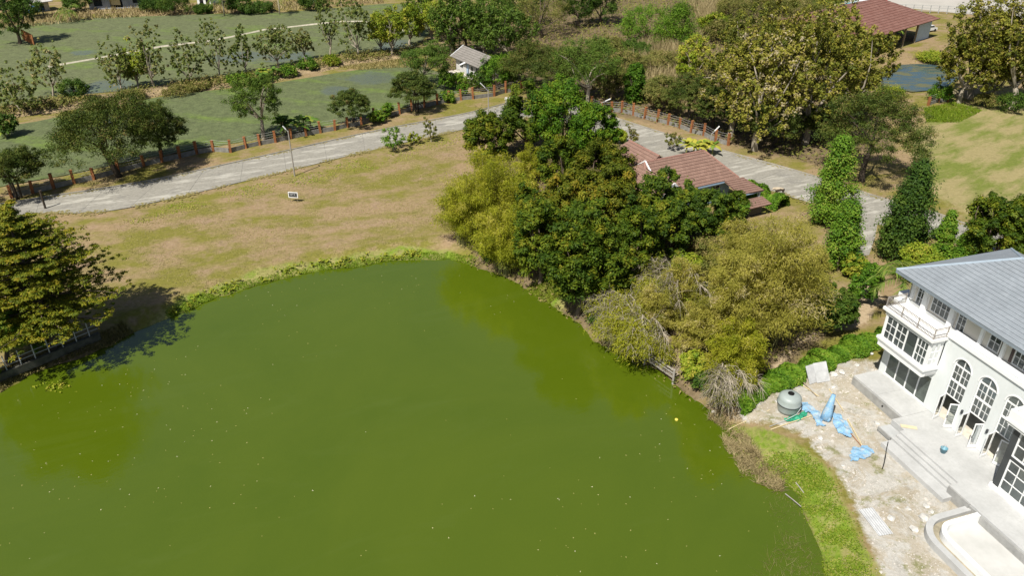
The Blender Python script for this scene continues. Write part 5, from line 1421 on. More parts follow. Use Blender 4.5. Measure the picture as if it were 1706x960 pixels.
# ------------------------------------------------------------------ old jetty on the bank
jx, jy = 12.2, 53.6
jt = empty('jetty', (12.35,53.15,WATER_Z), math.atan2(52.13-54.36, 13.1-11.55), 'weathered wooden jetty with thatched roof at the pond edge', 'jetty')
for k in range(9):
    mb = MB(); mb.box(-1.75+k*.39, -1.75+k*.39+.35, -.05, 1.35, .72, .78); mb.build('plank', M['wood'], jt)
for xx, yy in ((-1.7,-.1),(1.7,-.1),(-1.7,1.3),(1.7,1.3)):
    mb = MB(); mb.tube([(xx,yy,-1.2),(xx,yy,2.2 if yy > 0 else 1.45)], .09, 8); mb.build('post', M['wood_grey'], jt)
for z in (.66,1.05,1.38):
    mb = MB(); mb.bar((-1.75,-.12,z),(1.75,-.12,z),.08,.10); mb.build('rail', M['wood_grey'], jt)
mb = MB(); mb.add([(-1.9,.7,1.85),(.1,.8,1.7),(1.9,.65,1.9),(1.7,1.9,2.3),(.1,2.1,2.25),(-1.8,2.0,2.35),(-1.9,.7,1.7),(.1,.8,1.55),(1.9,.65,1.75),(1.7,1.9,2.15),(.1,2.1,2.1),(-1.8,2.0,2.2)],
    [(0,1,4,5),(1,2,3,4),(6,11,10,7),(7,10,9,8),(0,6,7,1),(1,7,8,2),(2,8,9,3),(3,9,10,4),(4,10,11,5),(5,11,6,0)]); mb.build('thatched_roof', M['thatch'], jt)
rng = np.random.default_rng(8); n = 900; C = np.stack([rng.uniform(-1.9,1.9,n),rng.uniform(.6,2.1,n),np.zeros(n)],1); C[:,2] = 1.72+(C[:,1]-.6)*.36+rng.uniform(0,.16,n)
v, q = directed_leaves(C, np.stack([rng.normal(0,.5,n),-np.ones(n),-.4*np.ones(n)],1), .5, .05, rng); link(bpy.data.objects.new('straw', np_mesh('straw', v, q, M['dry'], rng.uniform(0,.8,n))), jt)
# ------------------------------------------------------------------ railing walk under the tiered tree
w0 = Vector(g(-20,632,0)); w1 = Vector(g(165,556,0)); d = w1-w0
wk = empty('bank_railing', w0, math.atan2(d.y,d.x), 'concrete kerb with white posts and rails along the left bank', 'railing'); l = d.to_2d().length
mb = MB(); mb.box(0,l,-.18,.18,-.6,.10); mb.build('kerb', plain('shade_dark_kerb', (.085,.085,.07), .95, .4, 2.0, .05), wk)  # kerb colour darkened to stand for the deep shade below the tiered tree
for k in range(8):
    xx = l*(k+.3)/8; mb = MB(); mb.tube([(xx,0,.1),(xx,0,1.5)], .05, 6); mb.build('post', M['concrete'], wk)
for z in (.5,.9):
    mb = MB(); mb.tube([(0,.06,z),(l,.06,z)], .035, 6); mb.build('rail', M['grey_metal'], wk)
# ------------------------------------------------------------------ water tank
x, y, _ = g(1312,684); z = gz(x,y)
tk = empty('water_tank', (x,y,z), 0, 'round grey water tank with open hatch on the building plot', 'water tank')
tk.scale = (.92,.92,.95)
mt = plain('grey_tank_plastic', (.29,.335,.325), .45, .1, 1.2, .4)
mb = MB(); mb.lathe([(.50,0),(.80,.03),(.86,.25),(.94,.75),(.97,.80),(.97,.86),(.94,.90),(.93,1.25),(.88,1.42),(.72,1.56),(.45,1.64),(.26,1.67)], 40); mb.build('shell', mt, tk, True)
mb = MB(); mb.lathe([(.98,.78),(1.0,.79),(1.0,.86),(.98,.87)], 40); mb.build('band', M['dark_metal'], tk, True)
mb = MB(); mb.lathe([(.26,1.665),(.26,1.73),(.22,1.73),(.22,1.3),(.001,1.3)], 24); mb.build('hatch', M['black'], tk)
mb = MB(); mb.tube([(.7,-.85,.9),(.3,-1.15,.5),(-.8,-1.5,.05),(-2.1,-2.1,.03)], .03, 6); mb.build('pipe', M['grey_metal'], tk)
# ------------------------------------------------------------------ loose things on the plot
def pole(name, a, b, r, mat, label, cat, za=.06, zb=.06):
    A = Vector(g(*a)); B = Vector(g(*b)); A.z = max(gz(A.x,A.y),WATER_Z)+za; B.z = max(gz(B.x,B.y),WATER_Z)+zb
    c = (A+B)/2; mb = MB(); mb.tube([A-c, (A+B)/2-c+Vector((0,0,.02)), B-c], [r,r*.9,r*.75], 6); o = mb.build(name, mat); o.location = c
    return tag(o, label, cat)
pole('bamboo_pole', (1284,717), (1352,694), .045, M['bamboo_pole'], 'pale bamboo pole lying from the grass to the green netting', 'pole')
pole('bamboo_pole', (1216,700), (1283,684), .03, M['bamboo_pole'], 'thin yellow cane running from the pond edge to the tank', 'pole')
pole('bamboo_pole', (1317,622), (1361,663), .05, M['wood'], 'brown wooden pole behind the water tank', 'pole', .3, .08)
pole('bamboo_pole', (1333,641), (1364,662), .045, M['bamboo_pole'], 'shorter pale pole lying beside the brown one', 'pole')
pole('bamboo_pole', (1381,650), (1405,686), .04, M['bamboo_pole'], 'pale cane lying between the blue sheet and the terrace', 'pole')
pole('bamboo_pole', (1412,700), (1436,744), .05, M['bamboo_pole'], 'cane lying across the blue netting strip', 'pole')
pole('bamboo_pole', (1410,716), (1435,745), .035, M['post'], 'red-brown rod tangled in the blue netting strip', 'pole')
pole('bamboo_pole', (1312,808), (1338,832), .04, M['wood_grey'], 'grey stick lying over the water at the bank', 'pole', .15, .3)
pole('bamboo_pole', (1329,792), (1343,808), .04, M['wood_grey'], 'short stick in the reeds at the bank', 'pole', .1, .1)
# black hose standing against the steps
A = Vector(g(1470,782)); mb = MB(); mb.tube([(0,0,0),(.03,.1,.9),(-.02,.2,1.6),(.0,.3,2.2)], .03, 6); o = mb.build('upright_pipe', M['black']); o.location = A; tag(o, 'thin black pipe standing beside the garden steps', 'pipe')
# crumpled cloth sheets
def cloth(name, px, h, mat, label, cat, seed, n=16, rough_=.14):
    pts = [g2(*p) for p in px]; xs = [p[0] for p in pts]; ys = [p[1] for p in pts]; rng = np.random.default_rng(seed)
    gx_ = np.linspace(min(xs),max(xs),n*2); gy_ = np.linspace(min(ys),max(ys),n*2); A, B = np.meshgrid(gx_,gy_); sd = poly_sd(A,B,pts)
    ph = rng.uniform(0,6,6); Zc = (np.sin(A*7+ph[0]+2*np.sin(B*4))+np.sin(B*8+ph[1])+np.sin((A+B)*11+ph[2])*.6)*rough_*.35
    Zc = ground_z(A,B)+.06+np.maximum(0,Zc+h*sstep(0,-.5,sd))+rng.uniform(0,.04,A.shape)
    idx_ = np.arange(A.size).reshape(A.shape); ok = (sd < .08+.10*np.sin(A*9+ph[3])*np.sin(B*7)); qs = []
    for i in range(A.shape[0]-1):
        for j in range(A.shape[1]-1):
            if ok[i,j] and ok[i+1,j] and ok[i,j+1] and ok[i+1,j+1]: qs.append((idx_[i,j],idx_[i,j+1],idx_[i+1,j+1],idx_[i+1,j]))
    cx, cy = float(np.mean(xs)), float(np.mean(ys))
    me = np_mesh(name, np.stack([A.ravel()-cx,B.ravel()-cy,Zc.ravel()],1), np.array(qs), mat); o = link(bpy.data.objects.new(name, me)); o.location = (cx,cy,0)
    return tag(o, label, cat)
cloth('blue_netting', [(1331,672),(1345,672),(1358,686),(1366,690),(1372,712),(1362,712),(1355,694),(1330,684)], .15, M['blue_tarp'], 'blue netting trailing from the tank to the rolled sheet', 'netting', 1)
cloth('blue_netting', [(1387,690),(1398,692),(1412,710),(1420,722),(1414,732),(1396,722),(1388,708)], .12, M['blue_tarp'], 'crumpled blue netting strip in the middle of the plot', 'netting', 2)
cloth('blue_netting', [(1421,748),(1445,744),(1456,755),(1448,762),(1428,768),(1416,770)], .05, M['blue_tarp'], 'flat pale blue netting nearest to the garden steps', 'netting', 3, rough_=.08)
cloth('green_netting', [(1306,700),(1330,692),(1342,686),(1346,692),(1330,702),(1312,704)], .12, M['green_tarp'], 'green netting crumpled below the water tank', 'netting', 4)
# rolled blue sheet standing upright
x, y, _ = g(1377,697); z = gz(x,y); rl = empty('rolled_sheet', (x,y,z), 0, 'rolled blue sheet propped upright on the building plot', 'rolled sheet')
mb = MB(); mb.tube([(-.12,-.15,0),(-.02,0,.6),(.1,.12,1.3),(.25,.3,2.0)], [.42,.36,.25,.15], 14); mb.build('roll', M['blue_tarp'], rl, True)
mb = MB(); mb.tube([(-.12,-.5,.06),(.0,-.42,.26),(.15,-.3,.1)], [.10,.13,.06], 8); mb.build('loose_end', M['blue_tarp'], rl, True)
M['zinc'] = plain('dull_zinc_sheet', (.44,.45,.455), .6, .2, 1.5, .3)
# leaning sheets by the hedge
def sheet_panel(px, w_, h_, lean, rz, label, amp=.004):
    x, y, _ = g(*px); o_ = empty('corrugated_sheet', (x,y,gz(x,y)+.02), rz, label, 'sheet'); mb = MB(); n = 24
    vs = []; fs = []
    for i in range(n+1):
        for j in range(2):
            t = i/n; c_ = amp*math.sin(t*n*1.57); vs.append(((t-.5)*w_, j*h_*math.cos(lean)+c_*math.sin(lean), j*h_*math.sin(lean)+c_+.03))
    for i in range(n): fs.append((2*i,2*i+2,2*i+3,2*i+1))
    mb.add(vs, fs); me = mb.build('sheet', M['zinc'], o_); me.modifiers.new('thick','SOLIDIFY').thickness = .012
sheet_panel((1355,640), .8, 1.5, R(58), R(25), 'white sheet leaning against the hedge next to the rubble')
sheet_panel((1372,638), 1.2, 1.6, R(52), R(15), 'wide white sheet leaning against the hedge')
sheet_panel((1476,893), 1.0, 2.2, R(2), R(12), 'pale corrugated roofing sheet lying on the dirt', .02)
# rubble lumps
def rock(px, s, label, seed, flat=.6):
    x, y, _ = g(*px); rng = np.random.default_rng(seed); d = unit(26, rng)
    import bmesh
    bm = bmesh.new()
    for p in d: bm.verts.new((p[0]*s*rng.uniform(.7,1.2), p[1]*s*rng.uniform(.7,1.1), p[2]*s*flat))
    r_ = bmesh.ops.convex_hull(bm, input=bm.verts); bmesh.ops.delete(bm, geom=[e for e in r_['geom_interior'] if isinstance(e, bmesh.types.BMVert)], context='VERTS')
    me = bpy.data.meshes.new('rubble_block'); bm.to_mesh(me); bm.free(); me.materials.append(M['stone_white'])
    o = link(bpy.data.objects.new('rubble_block', me)); o.location = (x,y,gz(x,y)+s*flat*.4); tag(o, label, 'rubble', 'white rubble blocks on the building plot')
for k, (px, py, s, lb) in enumerate(((1336,637,.36,'white rubble block between hedge and brown pole'),(1388,626,.55,'large white rubble heap beside the leaning sheets'),(1402,622,.5,'white rubble lump right of the leaning sheets'),(1388,646,.30,'pale square rubble lump on the bare dirt'),(1367,731,.34,'white angular rubble lump below the blue netting'),
        (1428,610,.35,'flat white rubble near the hedge end'),(1543,845,.36,'bright white rubble block below the garden steps'),(1538,865,.5,'pale rubble lump beside the basin rim'),(1522,884,.45,'rubble lump left of the basin corner'),(1552,855,.3,'small white rubble between steps and basin'),
        (1450,590,.4,'rubble lump in front of the villa end'),(1485,866,.4,'white slab fragment beside the corrugated sheet'),(1460,706,.35,'white rubble lump beside the terrace'),(1404,777,.22,'small white stone in the grass below the netting'),(1293,670,.22,'pale stone left of the water tank'),(1512,850,.3,'pale rubble in the middle of the plot'),(1605,898,.2,'small lump of mortar inside the basin'))):
    rock((px,py), s*.72, lb, 200+k, .5)
# rubble crumbs (stuff)
rng = np.random.default_rng(77); pts_ = []
sx = [p[0] for p in site]; sy = [p[1] for p in site]
N_ = 15000; A = rng.uniform(min(sx),max(sx),N_); B = rng.uniform(min(sy),max(sy),N_)
vo = Vector((VO[0],VO[1])); uu = (A-VO[0])*math.sin(TH)+(B-VO[1])*(-math.cos(TH)); nn_ = (A-VO[0])*(-math.cos(TH))+(B-VO[1])*(-math.sin(TH))
keep = (poly_sd(A,B,site) < -.2)&(poly_sd(A,B,bank) > .3)&~((uu > 0)&(nn_ < 2.6))&~((uu > 5.3)&(nn_ < 5.6))&~((uu > 13.5)&(nn_ < 9.1))&(wob(A,B,.8)+rng.normal(0,.5,N_) > .1)
A, B = A[keep], B[keep]; n = len(A); s = rng.uniform(.02,.07,n)*np.where(rng.uniform(size=n) < .05, 2.0, 1)
base_v = np.array([(1,0,0),(-.3,.9,0),(-.7,-.6,0),(0,0,.9)]); big = (rng.uniform(size=n) < .07)&(wob(A,B,1.3) > .1); s = np.where(big, rng.uniform(.10,.22,n), s); V_ = (base_v[None]*s[:,None,None]); ang = rng.uniform(0,6.28,n); ca, sa = np.cos(ang)[:,None], np.sin(ang)[:,None]
V2 = np.stack([V_[:,:,0]*ca-V_[:,:,1]*sa+A[:,None], V_[:,:,0]*sa+V_[:,:,1]*ca+B[:,None], V_[:,:,2]+ground_z(A,B)[:,None]],-1).reshape(-1,3)
q = np.array([(0,1,3),(1,2,3),(2,0,3)]); Q = (np.arange(n)[:,None,None]*4+q[None]).reshape(-1,3)
tag(link(bpy.data.objects.new('rubble_crumbs', np_mesh('rubble_crumbs', V2, Q, plain('rubble_crumb', (.47,.44,.40), .95, .25, 3.0, .05)))), 'crumbs of white rubble and gravel strewn over the plot', 'rubble', kind='stuff')
# ------------------------------------------------------------------ bucket and plank on the terrace
def vpos(u, n): return (VO[0]+u*math.sin(TH)-n*math.cos(TH), VO[1]-u*math.cos(TH)-n*math.sin(TH))
bx_, by_ = g2(1571,754,FZ); bk = empty('blue_bucket', (bx_,by_,FZ-.02), R(20), 'blue plastic bucket standing on the villa terrace', 'bucket')
mbl = plain('blue_plastic', (.12,.27,.34), .45, .1, 2.0, .4)
mb = MB(); mb.lathe([(.001,.02),(.17,.02),(.23,.38),(.25,.40),(.22,.40),(.16,.06),(.001,.05)], 20); mb.build('pail', mbl, bk, True)
mb = MB(); mb.tube([(-.23,0,.38),(-.16,.05,.55),(0,.08,.62),(.16,.05,.55),(.23,0,.38)], .012, 5); mb.build('handle', M['grey_metal'], bk)
px_, py_ = g2(1514,712,FZ); mb = MB(); mb.box(-.55,.55,-.16,.16,0,.04); o = mb.build('wooden_board', plain('new_plywood', (.58,.50,.34), .8, .1, 2.0, .1)); o.location = (px_,py_,FZ); o.rotation_euler = (0,0,R(-15)); tag(o, 'pale plywood board lying on the terrace above the steps', 'board')
# ------------------------------------------------------------------ things on the pond
x, y, _ = g(1127,700,WATER_Z); mb = MB(); mb.lathe([(.001,-.08),(.10,-.05),(.14,.03),(.11,.10),(.001,.13)], 14); o = mb.build('yellow_float', plain('yellow_plastic', (.75,.58,.10), .5, .1, 2.0, .3), None, True); o.location = (x,y,WATER_Z); tag(o, 'small yellow float drifting on the green water', 'float')
x, y, _ = g(1188,687,WATER_Z); mb = MB(); mb.lathe([(.001,-.1),(.12,-.05),(.16,.05),(.1,.14),(.001,.16)], 12); o = mb.build('white_float', M['stone_white'], None, True); o.location = (x,y,WATER_Z); tag(o, 'small white float at the water edge below the bamboo', 'float')
rng = np.random.default_rng(9)
def scatter_poly(poly, n, rng):
    xs = [p[0] for p in poly]; ys = [p[1] for p in poly]; A = rng.uniform(min(xs),max(xs),n*4); B = rng.uniform(min(ys),max(ys),n*4); k = poly_sd(A,B,poly) < -.3
    return A[k][:n], B[k][:n]
A, B = scatter_poly([p for p in pond if p[1] > 20], 1500, rng); k = wob(A,B,.16)+.5*wob(A,B,.6)+rng.normal(0,.4,len(A)) > .45; A, B = A[k], B[k]
C = np.stack([A,B,np.full(len(A),WATER_Z+.012)],1); v, q = leaf_arrays(C, np.tile([0,0,1.0],(len(A),1))+rng.normal(size=(len(A),3))*.03, .10, .06, rng, .02)
tag(link(bpy.data.objects.new('floating_leaves', np_mesh('floating_leaves', v, q, leaf_mat('floating_leaf', [(0,(.20,.20,.05)),(.6,(.38,.34,.12)),(1,(.55,.52,.36))], .1), rng.uniform(0,1,len(A))))), 'tiny fallen leaves floating on the green pond', 'leaves', kind='stuff')
# lily-like weeds near the left bank
x, y, _ = g(92,646,WATER_Z); rng = np.random.default_rng(3); n = 70; C = np.stack([rng.normal(0,.6,n),rng.normal(0,.35,n),rng.uniform(.02,.2,n)],1); v, q = leaf_arrays(C, np.tile([0,0,1.0],(n,1))+rng.normal(size=(n,3))*.3, .2, .13, rng)
o = link(bpy.data.objects.new('water_plant', np_mesh('water_plant', v, q, M['yellowgreen'], rng.uniform(.4,1,n)))); o.location = (x,y,WATER_Z); tag(o, 'yellow-green water plant floating near the left bank', 'water plant')
# ------------------------------------------------------------------ grasses (stuff)
def blades(name, A, B, hgt, wid, mat, label, seed, spread=.5, tint=(.45,.22), z=None):
    rng = np.random.default_rng(seed); n = len(A); z = ground_z(A,B)-.02 if z is None else z
    d = rng.normal(size=(n,2))*spread; a = rng.uniform(0,6.28,n); hh = hgt*rng.uniform(.5,1.3,n); w_ = wid*rng.uniform(.7,1.3,n)
    p = np.stack([A,B,z],1); s_ = np.stack([np.cos(a)*w_,np.sin(a)*w_,np.zeros(n)],1); tip = p+np.stack([d[:,0]*hh,d[:,1]*hh,hh],1); md = p+np.stack([d[:,0]*hh*.35,d[:,1]*hh*.35,hh*.6],1)
    v = np.stack([p-s_,p+s_,tip],1).reshape(-1,3); q = np.arange(3*n).reshape(n,3); t = np.clip(tint[0]+.2*wob(A,B,.9)+rng.normal(0,tint[1],n),0,1)
    return tag(link(bpy.data.objects.new(name, np_mesh(name, v, q, M[mat], t))), label, 'grass', kind='stuff')
def flecks(name, A, B, size, mat, label, seed, lift=.06, tint=(.45,.22)):
    rng = np.random.default_rng(seed); n = len(A); C = np.stack([A,B,ground_z(A,B)+rng.uniform(.0,lift,n)],1)
    v, q = leaf_arrays(C, np.tile([-.15,-.2,1.0],(n,1))+rng.normal(size=(n,3))*.45, size, size*.42, rng); t = np.clip(tint[0]+.2*wob(A,B,.9)+rng.normal(0,tint[1],n),0,1)
    return tag(link(bpy.data.objects.new(name, np_mesh(name, v, q, M[mat], t))), label, 'grass', kind='stuff')
def along_shore(i0, i1, n, d0, d1, rng):
    P_ = np.array(shore[i0:i1]); seg = np.linalg.norm(np.diff(P_,axis=0),axis=1); cum = np.concatenate([[0],np.cumsum(seg)]); s_ = rng.uniform(0,cum[-1],n); i = np.clip(np.searchsorted(cum,s_)-1,0,len(seg)-1); t = ((s_-cum[i])/seg[i])[:,None]
    c = P_[i]*(1-t)+P_[i+1]*t; dd = (P_[i+1]-P_[i])/seg[i][:,None]; nn = np.stack([-dd[:,1],dd[:,0]],1); off = rng.uniform(d0,d1,n)[:,None]; return (c+nn*off)[:,0], (c+nn*off)[:,1]
rng = np.random.default_rng(41)
A, B = along_shore(5,14,9000,-.3,.9,rng); B = B+.3*wob(A,B,2.0); flecks('shore_grass', A, B, .16, 'grass', 'bright green grass fringe along the far pond shore', 42, .07, (.3,.2))
A, B = along_shore(15,17,5000,-.2,2.0,rng); blades('shore_grass', A, B, .22, .05, 'grass', 'yellow-green grass on the bank under the mangoes', 43, .6, (.65,.2))
A, B = along_shore(0,5,3000,.0,1.5,rng); blades('shore_grass', A, B, .3, .05, 'weed', 'dark weeds on the shaded left bank', 44)
A, B = scatter_poly(bank, 26000, rng); A = A+rng.normal(0,.35,len(A)); B = B+rng.normal(0,.35,len(B)); k = wob(A,B,.7)+.6*wob(A,B,2.3)+rng.normal(0,.35,len(A)) > .2; flecks('bank_grass', A[k], B[k], .13, 'grass', 'lush green grass on the bank below the building plot', 45, .16, (.38,.32))
A, B = along_shore(23,28,9000,-.8,.9,rng); A = A+.35*wob(A,B,1.7); B = B+.35*wob(B,A,1.5); k = wob(A,B,1.2)+rng.normal(0,.5,len(A)) > -.25; A, B = A[k], B[k]; z_ = np.maximum(ground_z(A,B),WATER_Z)-.05; blades('bank_reeds', A, B, .32, .03, 'dry', 'dry brown reeds along the right pond edge', 46, .9, (.4,.25), z_)
A, B = along_shore(28,33,1500,-2.4,.4,rng); k = rng.uniform(size=len(A)) < .4; A, B = A[k], B[k]; z_ = np.maximum(ground_z(A,B),WATER_Z)-.05; blades('pond_weeds', A, B, .20, .010, 'weed', 'sparse dead stems standing in the shallow water at right', 47, 1.4, (.5,.25), z_)
A, B = scatter_poly([g2(*p) for p in [(1290,880),(1345,860),(1365,900),(1385,975),(1250,975),(1262,930)]], 420, rng); blades('pond_weeds', A, B, .30, .010, 'weed', 'tangled brown weeds in the water at the bottom edge', 48, 1.6, (.7,.2), np.full(len(A),WATER_Z-.03))
A, B = scatter_poly(lawn, 26000, rng); k = wob(A,B,.5)+rng.normal(0,.5,len(A)) > -.1; flecks('lawn_tufts', A[k], B[k], .16, 'drygrass', 'short dry grass tufts on the lawn', 49, .03, (.2,.3))
A, B = scatter_poly([g2(*p) for p in [(180,362),(430,304),(620,258),(770,222),(770,238),(640,280),(440,326),(220,378)]], 9000, rng); k = wob(A,B,.8)+rng.normal(0,.4,len(A)) > .1; flecks('verge_tufts', A[k], B[k], .22, 'grass', 'pale green and dry tufts along the near road verge', 50, .10, (.8,.25))
A, B = scatter_poly([g2(*p) for p in [(1000,105),(1060,85),(1100,70),(1180,40),(1230,10),(1150,0),(1180,110),(1175,185),(1090,180),(1040,150)]], 16000, rng); blades('dry_reeds', A, B, 2.6, .10, 'dry', 'tall dry reeds between the wood and the teak stand', 51, .35, (.5,.25))
A, B = scatter_poly([g2(*p) for p in [(0,52),(160,33),(330,24),(480,18),(640,5),(640,-6),(330,8),(160,15),(0,30)]], 4000, rng); blades('dry_reeds', A, B, .9, .14, 'dry', 'dry orange grass on the far field bank', 52, .5, (.4,.25))
A, B = scatter_poly([g2(*p) for p in [(560,112),(690,95),(740,105),(700,112),(600,118)]], 2500, rng); blades('dry_reeds', A, B, .5, .10, 'drygrass', 'straw-coloured grass on the dyke beside the near paddy', 53, .6)
A, B = scatter_poly([g2(*p) for p in [(1535,180),(1590,170),(1640,185),(1600,205),(1540,205)]], 5000, rng); blades('meadow_grass', A, B, .35, .06, 'grass', 'bright green grass where the meadow meets the far pond', 54, .6, (.3,.2))
A, B = scatter_poly(wood, 26000, rng); flecks('undergrowth', A, B, .55, 'olive', 'tangled olive undergrowth on the wood floor', 55, 1.1, (.5,.25))
A, B = scatter_poly(grove, 14000, rng); k = poly_sd(A,B,[g2(*p) for p in [(1010,250),(1290,300),(1290,370),(1060,340)]]) > .5; flecks('undergrowth', A[k], B[k], .32, 'olive', 'dry scrubby undergrowth on the grove floor', 56, .7, (.65,.25))
dy = np.array([g2(*p) for p in [(-40,200),(0,192),(90,178),(180,165),(260,152),(340,143),(420,133),(500,118),(590,100),(640,95),(690,85)]])
def along(P_, n, w_, rng):
    seg = np.linalg.norm(np.diff(P_,axis=0),axis=1); cum = np.concatenate([[0],np.cumsum(seg)]); s_ = rng.uniform(0,cum[-1],n); i = np.clip(np.searchsorted(cum,s_)-1,0,len(seg)-1); t = ((s_-cum[i])/seg[i])[:,None]
    c = P_[i]*(1-t)+P_[i+1]*t+rng.normal(size=(n,2))*w_; return c[:,0], c[:,1], s_
A, B, S_ = along(dy, 22000, 1.5, rng); k = np.sin(S_*.21)+np.sin(S_*.57+1)+rng.normal(0,.5,len(A)) > .1; A, B = A[k], B[k]
o = flecks('dyke_scrub', A, B, .42, 'olive', 'dry scrub and weeds covering the paddy dyke', 57, .9, (.55,.3)); o.location.z = .45
for nm, E_, nn2 in (('near', NE, 5000), ('far', FE, 3000)):
    A, B, S_ = along(np.array([(q.x,q.y) for q in E_]), nn2, .32, rng); k = np.sin(S_*.5)+np.sin(S_*1.3+2)+rng.normal(0,.6,len(A)) > .2; A, B = A[k], B[k]; n = len(A)
    C = np.stack([A,B,np.full(n,.082)+rng.uniform(0,.01,n)],1); v, q = leaf_arrays(C, np.tile([0,0,1.0],(n,1)), .34, .26, rng)
    tag(link(bpy.data.objects.new('verge_soil', np_mesh('verge_soil', v, q, M['drygrass'], rng.uniform(0,.7,n)))), 'dry soil and straw spilled along the %s road edge' % nm, 'soil', kind='stuff')
# young leafy rosettes along the shore fringe
rng = np.random.default_rng(61); A, B = along_shore(5,12,70,.2,1.2,rng)
C = np.repeat(np.stack([A,B,ground_z(A,B)+.18],1),9,axis=0)+rng.normal(size=(len(A)*9,3))*np.array([.18,.18,.08]); v, q = leaf_arrays(C, np.tile([0,0,1.0],(len(C),1))+rng.normal(size=(len(C),3))*.5, .28, .16, rng)
tag(link(bpy.data.objects.new('shore_plants', np_mesh('shore_plants', v, q, M['yellowgreen'], rng.uniform(.3,1,len(C))))), 'pale leafy water plants dotted along the far shore', 'plants', kind='stuff')
# ------------------------------------------------------------------ far buildings at the top edge
def far_shed(px0, px1, dep, h, label, wall, roofm, openings, roof_rise=1.2, cat='shed'):
    a = Vector(g(*px0)); b_ = Vector(g(*px1)); d = b_-a; l = d.length; root = empty('far_shed', a, math.atan2(d.y,d.x), label, cat)
    mb = MB(); wall_with_holes(mb, 0, l, 0, h, 0, .25, openings); mb.build('wall', wall, root)
    mb = MB(); mb.box(0,.25,.25,dep,0,h); mb.box(l-.25,l,.25,dep,0,h); mb.box(0,l,dep,dep+.25,0,h); mb.build('side_wall', wall, root)
    mb = MB(); mb.box(.3,l-.3,dep*.5,dep*.5+.2,0,h); mb.build('inner_wall', M['dark_room'], root)
    tiled_slope('roof_slope', [(-.8,-1.2,h),(l+.8,-1.2,h),(l+.8,dep+.5,h+roof_rise),(-.8,dep+.5,h+roof_rise)], roofm, root, 1.2, .04)
    return root
bl = roof_mat('blue_sheet_roof', (.30,.42,.58), (.34,.46,.62), 1.2, .8, (.24,.34,.48))
far_shed((150,16),(242,12),8,2.9,'far blue-roofed open shed with a yellowish wall at the top left',plain('grey_blue_wall', (.28,.31,.36), .8, .2, .4, .1),bl,[(1.2,3.2,.8,2.4),(5.0,8.0,.3,2.5),(10.5,14.0,1.2,2.6)])
x, y, _ = g(190,13); mb = MB(); mb.box(-2.2,2.2,-.1,.1,.9,2.6); o = mb.build('shade_awning', plain('cream_sheet', (.62,.52,.30), .8, .1, .5, .1)); o.location = (x,y-.6,0); tag(o, 'cream awning hanging at the front of the far blue-roofed shed', 'awning')
far_shed((62,20),(84,17),4,2.3,'small white hut beside the blue car at the top left',M['stone_white'],M['stone_white'],[(1.0,2.0,.2,1.9)],.4,'hut')
far_shed((330,10),(352,10),6,3.6,'pale greenhouse-like frame hut at the top edge',M['white_trim'],M['stone_white'],[(.6,1.6,.3,3.2),(2.2,3.2,.3,3.2)],.5,'hut')
far_shed((498,4),(528,4),6,3.0,'white house glimpsed behind the far trees',M['white'],M['stone_white'],[(2,3.5,.9,2.2)],.6,'house')
far_shed((-14,18),(14,14),6,3.2,'grey roofed house at the top left corner',M['wall_grey'],M['roof_old'],[(1,2.5,.8,2.2)],1.2,'house')
# parked blue car
def car(px, rz, label, body):
    x, y, _ = g(*px); root = empty('parked_car', (x,y,0), rz, label, 'car'); mb = MB()
    prof = [(-2.1,.35),(-2.15,.75),(-1.9,.92),(-1.35,.98),(-.85,1.42),(.75,1.45),(1.35,1.0),(1.95,.88),(2.15,.65),(2.1,.35)]
    n = len(prof); v = [(a,-.8,z) for a,z in prof]+[(a,.8,z) for a,z in prof]; mb.add(v,[tuple(range(n)),tuple(range(2*n-1,n-1,-1))]+[(i,n+i,n+(i+1)%n,(i+1)%n) for i in range(n)]); mb.build('body', body, root)
    mb = MB(); mb.add([(-1.2,-.81,1.0),(-.8,-.81,1.36),(.7,-.81,1.38),(1.2,-.81,1.02)],[(0,3,2,1)]); mb.build('window', M['dark_metal'], root)
    for a in (-1.35,1.35):
        for s in (-.78,.78):
            mb = MB(); mb.tube([(a,s-.1,.32),(a,s+.1,.32)], .32, 14); mb.build('wheel', M['black'], root)
car((58,20), R(70), 'blue car parked beside the white hut at the top left', plain('blue_car_paint', (.06,.17,.42), .35, .05, 1.0, .5))
car((1545,52), R(25), 'white car parked in front of the red-roofed shed', plain('white_car_paint', (.70,.70,.70), .35, .05, 1.0, .5))
x, y, _ = g(1364,42); mb = MB(); mb.lathe([(.001,0),(.75,0),(.8,.1),(.8,1.7),(.6,1.95),(.001,2.0)], 18); o = mb.build('blue_tank', plain('blue_tank_plastic', (.05,.22,.55), .4, .1, 1.0, .4), None, True); o.location = (x,y,0); tag(o, 'blue water drum seen over the teak crowns', 'tank')
x, y, _ = g(1436,22); bt = empty('box_truck', (x,y,0), R(8), 'white and turquoise truck box behind the red shed', 'truck')
mb = MB(); mb.box(-2.5,3,-1.1,1.1,.9,3.2); mb.build('box', M['white'], bt)
mb = MB(); mb.box(-4.4,-2.55,-1.05,1.05,.5,2.5); mb.build('cab', plain('turquoise_paint', (.10,.42,.52), .4, .05, 1.0, .4), bt)
for a in (-3.6,1.8):
    for s in (-1,1):
        mb = MB(); mb.tube([(a,s-.12,.45),(a,s+.12,.45)], .45, 12); mb.build('wheel', M['black'], bt)
x, y, _ = g(1472,14); mb = MB(); mb.box(-.35,.35,-.35,.35,0,6); mb.box(-1.6,1.6,-.2,.2,3.2,3.7)
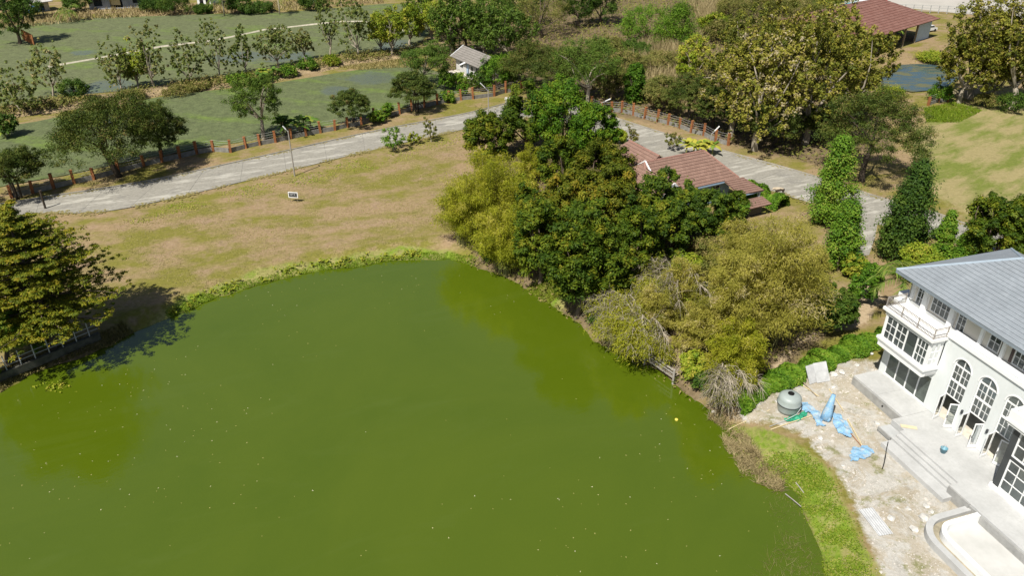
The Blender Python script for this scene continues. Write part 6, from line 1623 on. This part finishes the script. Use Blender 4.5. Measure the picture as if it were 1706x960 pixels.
o = mb.build('red_gantry', plain('red_paint', (.45,.08,.09), .5, .1, 1.0, .3)); o.location = (x,y,0); tag(o, 'red steel gantry post behind the red-roofed shed', 'post')
# highway strip behind the shed
hw = [g2(*p) for p in [(1380,6),(1500,12),(1600,22),(1760,36),(1900,44),(1900,6),(1760,-6),(1560,-14),(1380,-18)]]
b = MB(); b.prism(hw, -.05, .06); tag(b.build('highway', plain('pale_highway_concrete', (.40,.38,.34), .9, .1, .15, .1)), kind='structure')
a = Vector(g(1410,16)); b_ = Vector(g(1620,24)); bf = empty('roadside_fence', a, 0, 'grey steel railing between the red shed and the highway', 'fence')
for k in range(16):
    p = (b_-a)*(k/15); mb = MB(); mb.box(p.x-.08,p.x+.08,p.y-.08,p.y+.08,0,1.9); mb.build('post', M['grey_metal'], bf)
for z in (.5,1.2,1.8):
    mb = MB(); mb.bar(Vector((0,0,z)), b_-a+Vector((0,0,z)), .09); mb.build('rail', M['grey_metal'], bf)

# ------------------------------------------------------------------ groups of things of one kind
GROUPS = dict(mango_tree='mango trees of the grove', bamboo_clump='bamboo clumps by the pond', woodland_tree='trees of the wood behind the road', teak_tree='yellowing teaks on the right',
              yellowing_tree='yellow-green trees at the dyke end', umbrella_tree='dark umbrella trees', feathery_tree='feathery trees by the left road', round_tree='round trees in the near paddy',
              shrub='shrubs around the fields and grove', bush='bushes around the villa', leaning_bare_tree='bare leaning trees on the bank', columnar_tree='green trees in front of the right road', conical_tree='conical trees beside the villa',
              dense_tree='dense trees behind the villa', leafy_bush='leafy bushes on the left bank', palm='palms', banana_plant='banana plants', young_tree='saplings beside the road', far_bush='bushes along the far field edge', hedge='hedges',
              post_fence='post and wire fences', street_lamp='street lamps along the road', bamboo_pole='poles and sticks lying on the plot', blue_netting='blue netting on the plot', corrugated_sheet='loose sheets on the plot',
              far_shed='small buildings at the far field edge', parked_car='parked cars')
for o in list(bpy.data.objects):
    if o.parent is None and 'label' in o and 'group' not in o and o.get('kind') is None:
        gname = GROUPS.get(o.name.split('.')[0])
        if gname: o['group'] = gname
